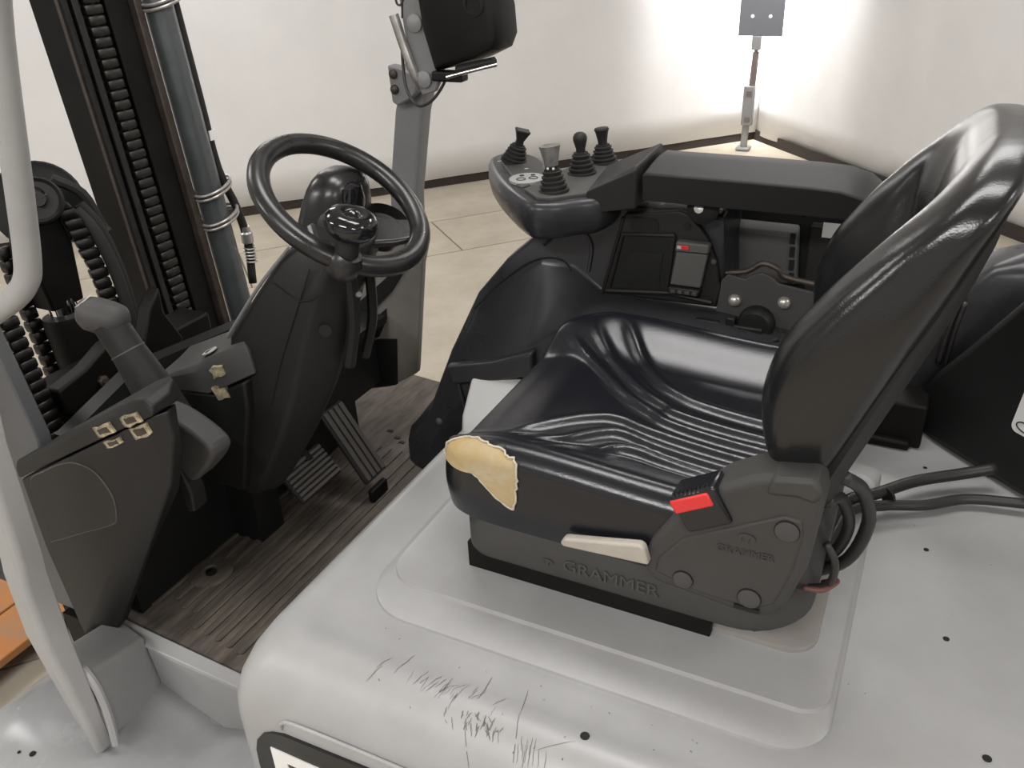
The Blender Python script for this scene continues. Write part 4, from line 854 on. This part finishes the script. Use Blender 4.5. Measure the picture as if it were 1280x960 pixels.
link('armrest_stem', B().loft([[(-0.60, 1.52, 0.478), (-0.512, 1.535, 0.492), (-0.512, 1.70, 0.492), (-0.62, 1.68, 0.478)], [(-0.605, 1.515, 0.522), (-0.512, 1.533, 0.568), (-0.512, 1.70, 0.574), (-0.625, 1.68, 0.530)], [(-0.585, 1.525, 0.535), (-0.516, 1.54, 0.573), (-0.516, 1.70, 0.580), (-0.60, 1.68, 0.542)]]), 'plastic', FK, bevel=0.006, seg=3, angle=50)
# lever pod
pod_plan = [(-0.705, 1.452), (-0.80, 1.545), (-0.885, 1.655), (-0.930, 1.735), (-0.925, 1.785), (-0.885, 1.80), (-0.83, 1.785), (-0.78, 1.735), (-0.735, 1.66), (-0.735, 1.72), (-0.71, 1.785), (-0.64, 1.79), (-0.59, 1.74), (-0.565, 1.62), (-0.575, 1.53), (-0.61, 1.495), (-0.655, 1.455)]
def inset(poly, d):
    n = len(poly); out = []
    for i in range(n):
        a, b_, c = Vector(poly[i - 1]), Vector(poly[i]), Vector(poly[(i + 1) % n])
        e1 = (b_ - a).normalized(); e2 = (c - b_).normalized(); n1 = Vector((e1.y, -e1.x)); n2 = Vector((e2.y, -e2.x))
        m_ = (n1 + n2); m_ = m_ / max(0.5, m_.length_squared / 2) if m_.length > 0.2 else n1
        out.append(tuple(b_ + m_ * d))
    return out
pp = smooth_poly(pod_plan, 5)
PD = link('lever_pod', B().loft([[(x, y, z) for x, y in inset(pp, d)] for d, z in ((0.035, 0.432), (0.014, 0.438), (0.004, 0.452), (0.0, 0.475), (0.001, 0.498), (0.006, 0.508), (0.014, 0.511))]), 'fairing', FK, angle=60, label='black armrest pod carrying four hydraulic levers')
near_plate = [(-0.690, 1.470), (-0.735, 1.512), (-0.725, 1.60), (-0.705, 1.76), (-0.645, 1.77), (-0.605, 1.73), (-0.585, 1.62), (-0.592, 1.535), (-0.625, 1.510), (-0.66, 1.472)]
link('pod_plate', B().prism_xy(near_plate, 0.509, 0.519), 'plastic_grey', PD, bevel=0.003)
far_plate = smooth_poly([(-0.755, 1.535), (-0.82, 1.62), (-0.88, 1.70), (-0.90, 1.755), (-0.87, 1.78), (-0.82, 1.755), (-0.77, 1.69), (-0.742, 1.60)], 4)
link('pod_plate', B().prism_xy(far_plate, 0.509, 0.515), 'plastic_grey', PD, bevel=0.003)
dsc = link('display_disc', B().loft([[(-0.765 + 0.036 * math.cos(a), 1.588 + 0.040 * math.sin(a), z) for a in [2 * PI * i / 28 for i in range(28)]] for z in (0.512, 0.517)]), 'disc_grey', PD, label='pale oval button disc')
for x, y, r in ((-0.772, 1.575, 0.009), (-0.752, 1.592, 0.009), (-0.782, 1.600, 0.004), (-0.762, 1.612, 0.004)):
    link('disc_button', B().tube([(x + r * math.cos(a), y + r * math.sin(a), 0.5172) for a in [2 * PI * i / 16 for i in range(16)]], 0.0012, 6, 0, True), 'plastic', PD)
for (x, y) in ((-0.87, 1.745), (-0.885, 1.70), (-0.80, 1.66)): link('pod_mark', B().box((x, y, 0.5152), (0.008, 0.003, 0.0006), Matrix.Rotation(0.6, 3, 'Z')), 'label_white', PD, smooth=False)
def boot_prof(h, r0, r1, n):
    pr = [(r0, 0)]
    for i in range(n):
        t = i / n; r = r0 + (r1 - r0) * t; hh = h / n
        pr += [(r, i * hh + hh * 0.10), (r, i * hh + hh * 0.42), (r * 0.80, i * hh + hh * 0.60), (r * 0.80, i * hh + hh * 0.95)]
    pr.append((r1 * 0.8, h)); return pr
def lever(base, axis, hb, lab, kind):
    hb *= 0.84
    base = Vector(base); ax = Vector(axis).normalized()
    j = link('hydraulic_lever', B().lathe(boot_prof(hb, 0.030, 0.016, 5), base, ax, 26), 'rubber', FK, angle=50, label=lab)
    top = base + ax * hb
    if kind == 'square':
        u = V(0.8, 0.6, 0); u = (u - ax * u.dot(ax)).normalized(); v = ax.cross(u); lo = []
        for h, a, b_ in ((-0.004, 0.009, 0.008), (0.012, 0.008, 0.007), (0.032, 0.014, 0.011), (0.040, 0.017, 0.013)):
            lo.append([top + ax * h * 0.86 + u * sx * a + v * sy * b_ for sx, sy in ((-1, -1), (1, -1), (1, 1), (-1, 1))])
        link('handle', B().loft(lo), 'plastic', j, bevel=0.003, seg=2)
    elif kind == 'cup':
        link('handle', B().lathe([(0.013, 0.006), (0.015, 0.018), (0.020, 0.041), (0.021, 0.044), (0.018, 0.044), (0.010, 0.039), (0.0001, 0.038)], top, ax, 22), 'grip_grey', j, label='worn grey flared lever grip')
        link('collar', B().lathe([(0.0125, -0.004), (0.0125, 0.008)], top, ax, 16), 'plastic_dark', j)
        for a in (-0.5, 0.5):
            d = (V(0.3 + a, -1, 0)).normalized(); link('collar_screw', B().lathe([(0.0025, 0), (0.0025, 0.002)], top + d * 0.0115 + ax * 0.003, d, 8), 'label_white', j)
    elif kind == 'ball':
        link('handle', B().lathe([(0.010, -0.004), (0.0095, 0.007), (0.012, 0.016), (0.0145, 0.025), (0.0145, 0.031), (0.0115, 0.037), (0.007, 0.040), (0.0001, 0.041)], top, ax, 22), 'plastic', j)
    else:
        link('handle', B().lathe([(0.010, -0.004), (0.010, 0.007), (0.0135, 0.025), (0.016, 0.031), (0.0145, 0.0345), (0.0001, 0.035)], top, ax, 22), 'plastic', j)
    return j
lever((-0.852, 1.705, 0.514), (0.34, 0.05, 1), 0.048, 'lever with a square flat-topped grip, foremost on the pod', 'square')
lever((-0.672, 1.515, 0.518), (-0.10, 0.02, 1), 0.052, 'lever with a worn grey cup-shaped grip, nearest the seat', 'cup')
lever((-0.668, 1.650, 0.518), (-0.06, 0.0, 1), 0.052, 'lever with a rounded black knob', 'ball')
lever((-0.655, 1.745, 0.518), (-0.10, 0.0, 1), 0.046, 'lever with a flat-topped flared black grip, farthest from the seat', 'flare')

# ---- mast
TZ = 0.077
def mx(z, d=0.0): return -1.805 - TZ * z + d
def bar(b, y0, y1, d0, d1, z0, z1):
    return b.loft([[(mx(z, d0), y0, z), (mx(z, d1), y0, z), (mx(z, d1), y1, z), (mx(z, d0), y1, z)] for z in (z0, z1)])
MS = link('mast', bar(bar(bar(B(), 1.460, 1.474, -0.093, 0.0, -0.75, 1.7), 1.472, 1.70, -0.10, -0.07, -0.75, 1.7), 1.62, 1.69, -0.10, -0.035, -0.75, 1.7), 'steel_black', FK, bevel=0.003, label='black steel lift mast tilted forward')
link('rail_edge', bar(B(), 1.4575, 1.4615, -0.004, 0.002, -0.75, 1.7), 'steel_brown', MS)
link('inner_rail', bar(bar(B(), 1.478, 1.505, -0.07, -0.02, -0.75, 1.7), 1.509, 1.528, -0.07, -0.012, -0.75, 1.7), 'steel_oily', MS, bevel=0.002)
link('mast_strip', bar(B(), 1.692, 1.716, -0.07, -0.015, -0.75, 1.7), 'steel_brown', MS, bevel=0.003)
link('left_rail', bar(B(), 0.735, 0.800, -0.10, 0.0, -0.36, 1.7), 'steel_black', MS, bevel=0.003)
link('cross_member', bar(B(), 0.98, 1.80, -0.09, 0.02, -0.75, -0.18), 'steel_black', MS, bevel=0.004)
cyl = link('lift_cylinder', B().tube([(mx(z, -0.005), 1.756, z) for z in (-0.7, 0.2, 1.7)], 0.037, 20), 'tube_grey', FK, angle=60, label='blue-grey lift cylinder at the mast side')
for z in (0.832, 0.345, 0.262):
    b = B()
    for dz in (0.0, 0.012):
        b.tube([(mx(z, 0) + 0.044 * math.cos(a) - 0.003, 1.770 + 0.058 * math.sin(a), z + dz + 0.016 * math.sin(a)) for a in [2 * PI * i / 24 for i in range(24)]], 0.0045, 8, 0, True)
    link('pipe_clamp', b, 'clamp', cyl, label='thin metal clamp ring')
hs = link('hydraulic_hose', B().tube([(mx(z, 0.0), 1.806, z) for z in (1.7, 0.9, 0.6, 0.40)] + [(mx(0.28, 0.01), 1.828, 0.28), (mx(0.18, 0.01), 1.838, 0.17), (mx(0.1, 0.01), 1.82, 0.05)], 0.012, 10, 4), 'rubber', FK, angle=180, label='black hydraulic hose beside the lift cylinder')
link('hose_fitting', B().lathe([(0.016, 0), (0.018, 0.002), (0.018, 0.03), (0.013, 0.034), (0.013, 0.05)], (mx(0.165, 0.01), 1.838, 0.170), (0, 0, 1), 12), 'zinc', hs)
link('hose_spring', B().tube([(mx(0.11, 0.01) + 0.016 * math.cos(a), 1.834 + 0.016 * math.sin(a), 0.165 - a * 0.0016) for a in [0.5 * i for i in range(70)]], 0.0028, 6), 'zinc', hs)
link('hose_tag', B().box((mx(0.49, 0.014), 1.806, 0.490), (0.004, 0.026, 0.026)), 'label_white', hs)
def chain(name, path, wd, pitch, dirn, lab, m='steel_oily'):
    P = [Vector(p) for p in path]; par = None; k = 0; acc = 0.0
    dirn = Vector(dirn).normalized(); first = None
    spine = B().tube([p for p in P], wd * 0.16, 8)
    par = link(name, spine, 'steel_black', FK, angle=60, label=lab)
    meshes = {}
    d_ = 0.0
    for a, b_ in zip(P, P[1:]):
        L_len = (b_ - a).length; t = (b_ - a).normalized()
        while d_ < L_len:
            c = a + t * d_
            nrm = t.cross(dirn).normalized(); key = (round(t.x, 3), round(t.y, 3), round(t.z, 3), k % 2)
            if key not in meshes:
                ww = wd * (1.0 if k % 2 == 0 else 0.93); lo = []
                for s_ in (-0.5, -0.42, 0.42, 0.5):
                    q = 0.80 if abs(s_) > 0.45 else 1.0
                    lo.append([c + dirn * ww * s_ + (t * a_ * pitch * 0.46 + nrm * b_ * pitch * 0.42) * q for a_, b_ in ((-1, -0.7), (-0.75, -1), (0.75, -1), (1, -0.7), (1, 0.7), (0.75, 1), (-0.75, 1), (-1, 0.7))])
                o = link('chain_link', B().loft(lo), m, par, angle=50); meshes[key] = (o, c)
            else:
                o, c0 = meshes[key]; copy_at(o, par, c - c0)
            d_ += pitch; k += 1
        d_ -= L_len
    return par
chain('lift_chain', [(mx(z, -0.022), 1.567, z) for z in (0.98, 0.5, -0.06)], 0.050, 0.0245, (0, 1, 0), 'greasy black leaf chain running down the mast')
chain('lift_chain', [(-1.64, 0.968, 0.335), (-1.62, 0.968, 0.18), (-1.60, 0.968, 0.02), (-1.59, 0.968, -0.05)], 0.040, 0.0235, (0, 1, 0), 'greasy leaf chain at the left picture edge')
chain('lift_chain', [(mx(z, 0.05), y, z) for y, z in ((1.205, 0.50), (1.245, 0.485), (1.272, 0.44), (1.287, 0.38), (1.30, 0.30), (1.305, 0.20), (1.305, 0.05))], 0.040, 0.026, (0.35, 0.94, 0), 'chain bending over the sheave of the centre cylinder')
chain('lift_chain', [(mx(z, -0.06), 1.165 + 0.02 * (0.3 - z), z) for z in (0.36, 0.20, 0.0)], 0.034, 0.030, (0, 1, 0), 'narrow chain behind the centre cylinder')
CCY = link('centre_cylinder', B().lathe([(0.050, -0.30), (0.050, 0.055), (0.056, 0.06), (0.056, 0.185), (0.053, 0.195), (0.038, 0.195)], (-1.815, 1.222, 0.0), (-0.077, 0, 1), 28), 'steel_black', FK, angle=50, label='black centre lift cylinder with a chrome rod')
link('piston_rod', B().lathe([(0.034, 0.19), (0.034, 0.235)], (-1.815, 1.222, 0.0), (-0.077, 0, 1), 24), 'chrome', CCY, label='chrome piston rod')
link('rod_head', B().prism_yz([(1.175, 0.222), (1.262, 0.222), (1.275, 0.36), (1.255, 0.47), (1.185, 0.47), (1.16, 0.36)], -1.87, -1.80), 'steel_black', CCY, bevel=0.006)
for i, (x, y, z, r) in enumerate(((-1.80, 1.222, 0.475, 0.048), (-1.88, 1.275, 0.44, 0.098))):
    link('sheave', B().lathe([(0.020, -0.012), (r * 0.86, -0.012), (r, -0.018), (r + 0.004, -0.014), (r + 0.004, -0.008), (r * 0.88, 0), (r + 0.004, 0.008), (r + 0.004, 0.014), (r, 0.018), (r * 0.86, 0.012), (0.020, 0.012)], (x, y, z), (0.75, -0.60, 0.35), 32), 'plastic_dark', CCY)
link('sheave_pin', B().lathe([(0.016, -0.03), (0.016, 0.03)], (-1.80, 1.225, 0.475), (0.75, -0.60, 0.35), 14), 'plastic_dark', CCY)
link('hose_guard', B().tube([(-1.83, 1.29, 0.505), (-1.80, 1.335, 0.46), (-1.79, 1.355, 0.38), (-1.78, 1.36, 0.36)], 0.012, 8, 4).tube([(-1.80, 1.305, 0.43), (-1.77, 1.32, 0.37), (-1.75, 1.33, 0.25), (-1.74, 1.325, 0.08), (-1.74, 1.32, -0.1)], 0.015, 10, 5).tube([(-1.80, 1.32, 0.44), (-1.78, 1.34, 0.38), (-1.76, 1.35, 0.25), (-1.75, 1.345, 0.05)], 0.013, 10, 5), 'rubber', CCY)
link('tilt_bracket', B().prism_yz([(0.985, 0.155), (1.06, 0.170), (1.13, 0.20), (1.165, 0.20), (1.20, 0.13), (1.14, 0.08), (1.02, 0.06), (0.99, 0.10)], -1.62, -1.58).prism_yz([(1.25, 0.13), (1.29, 0.21), (1.335, 0.25), (1.33, 0.19), (1.37, 0.10), (1.30, 0.05)], -1.66, -1.62).prism_yz([(0.95, 0.11), (1.5, 0.11), (1.5, -0.3), (0.95, -0.3)], -1.76, -1.66), 'steel_black', FK, bevel=0.006, label='black steel bracket between dash and mast')
link('bracket_nut', B().lathe([(0.012, 0), (0.012, 0.010), (0.006, 0.012), (0.006, 0.018)], (-1.578, 1.09, 0.130), (1, -0.2, 0.2), 6), 'steel_brown', FK)
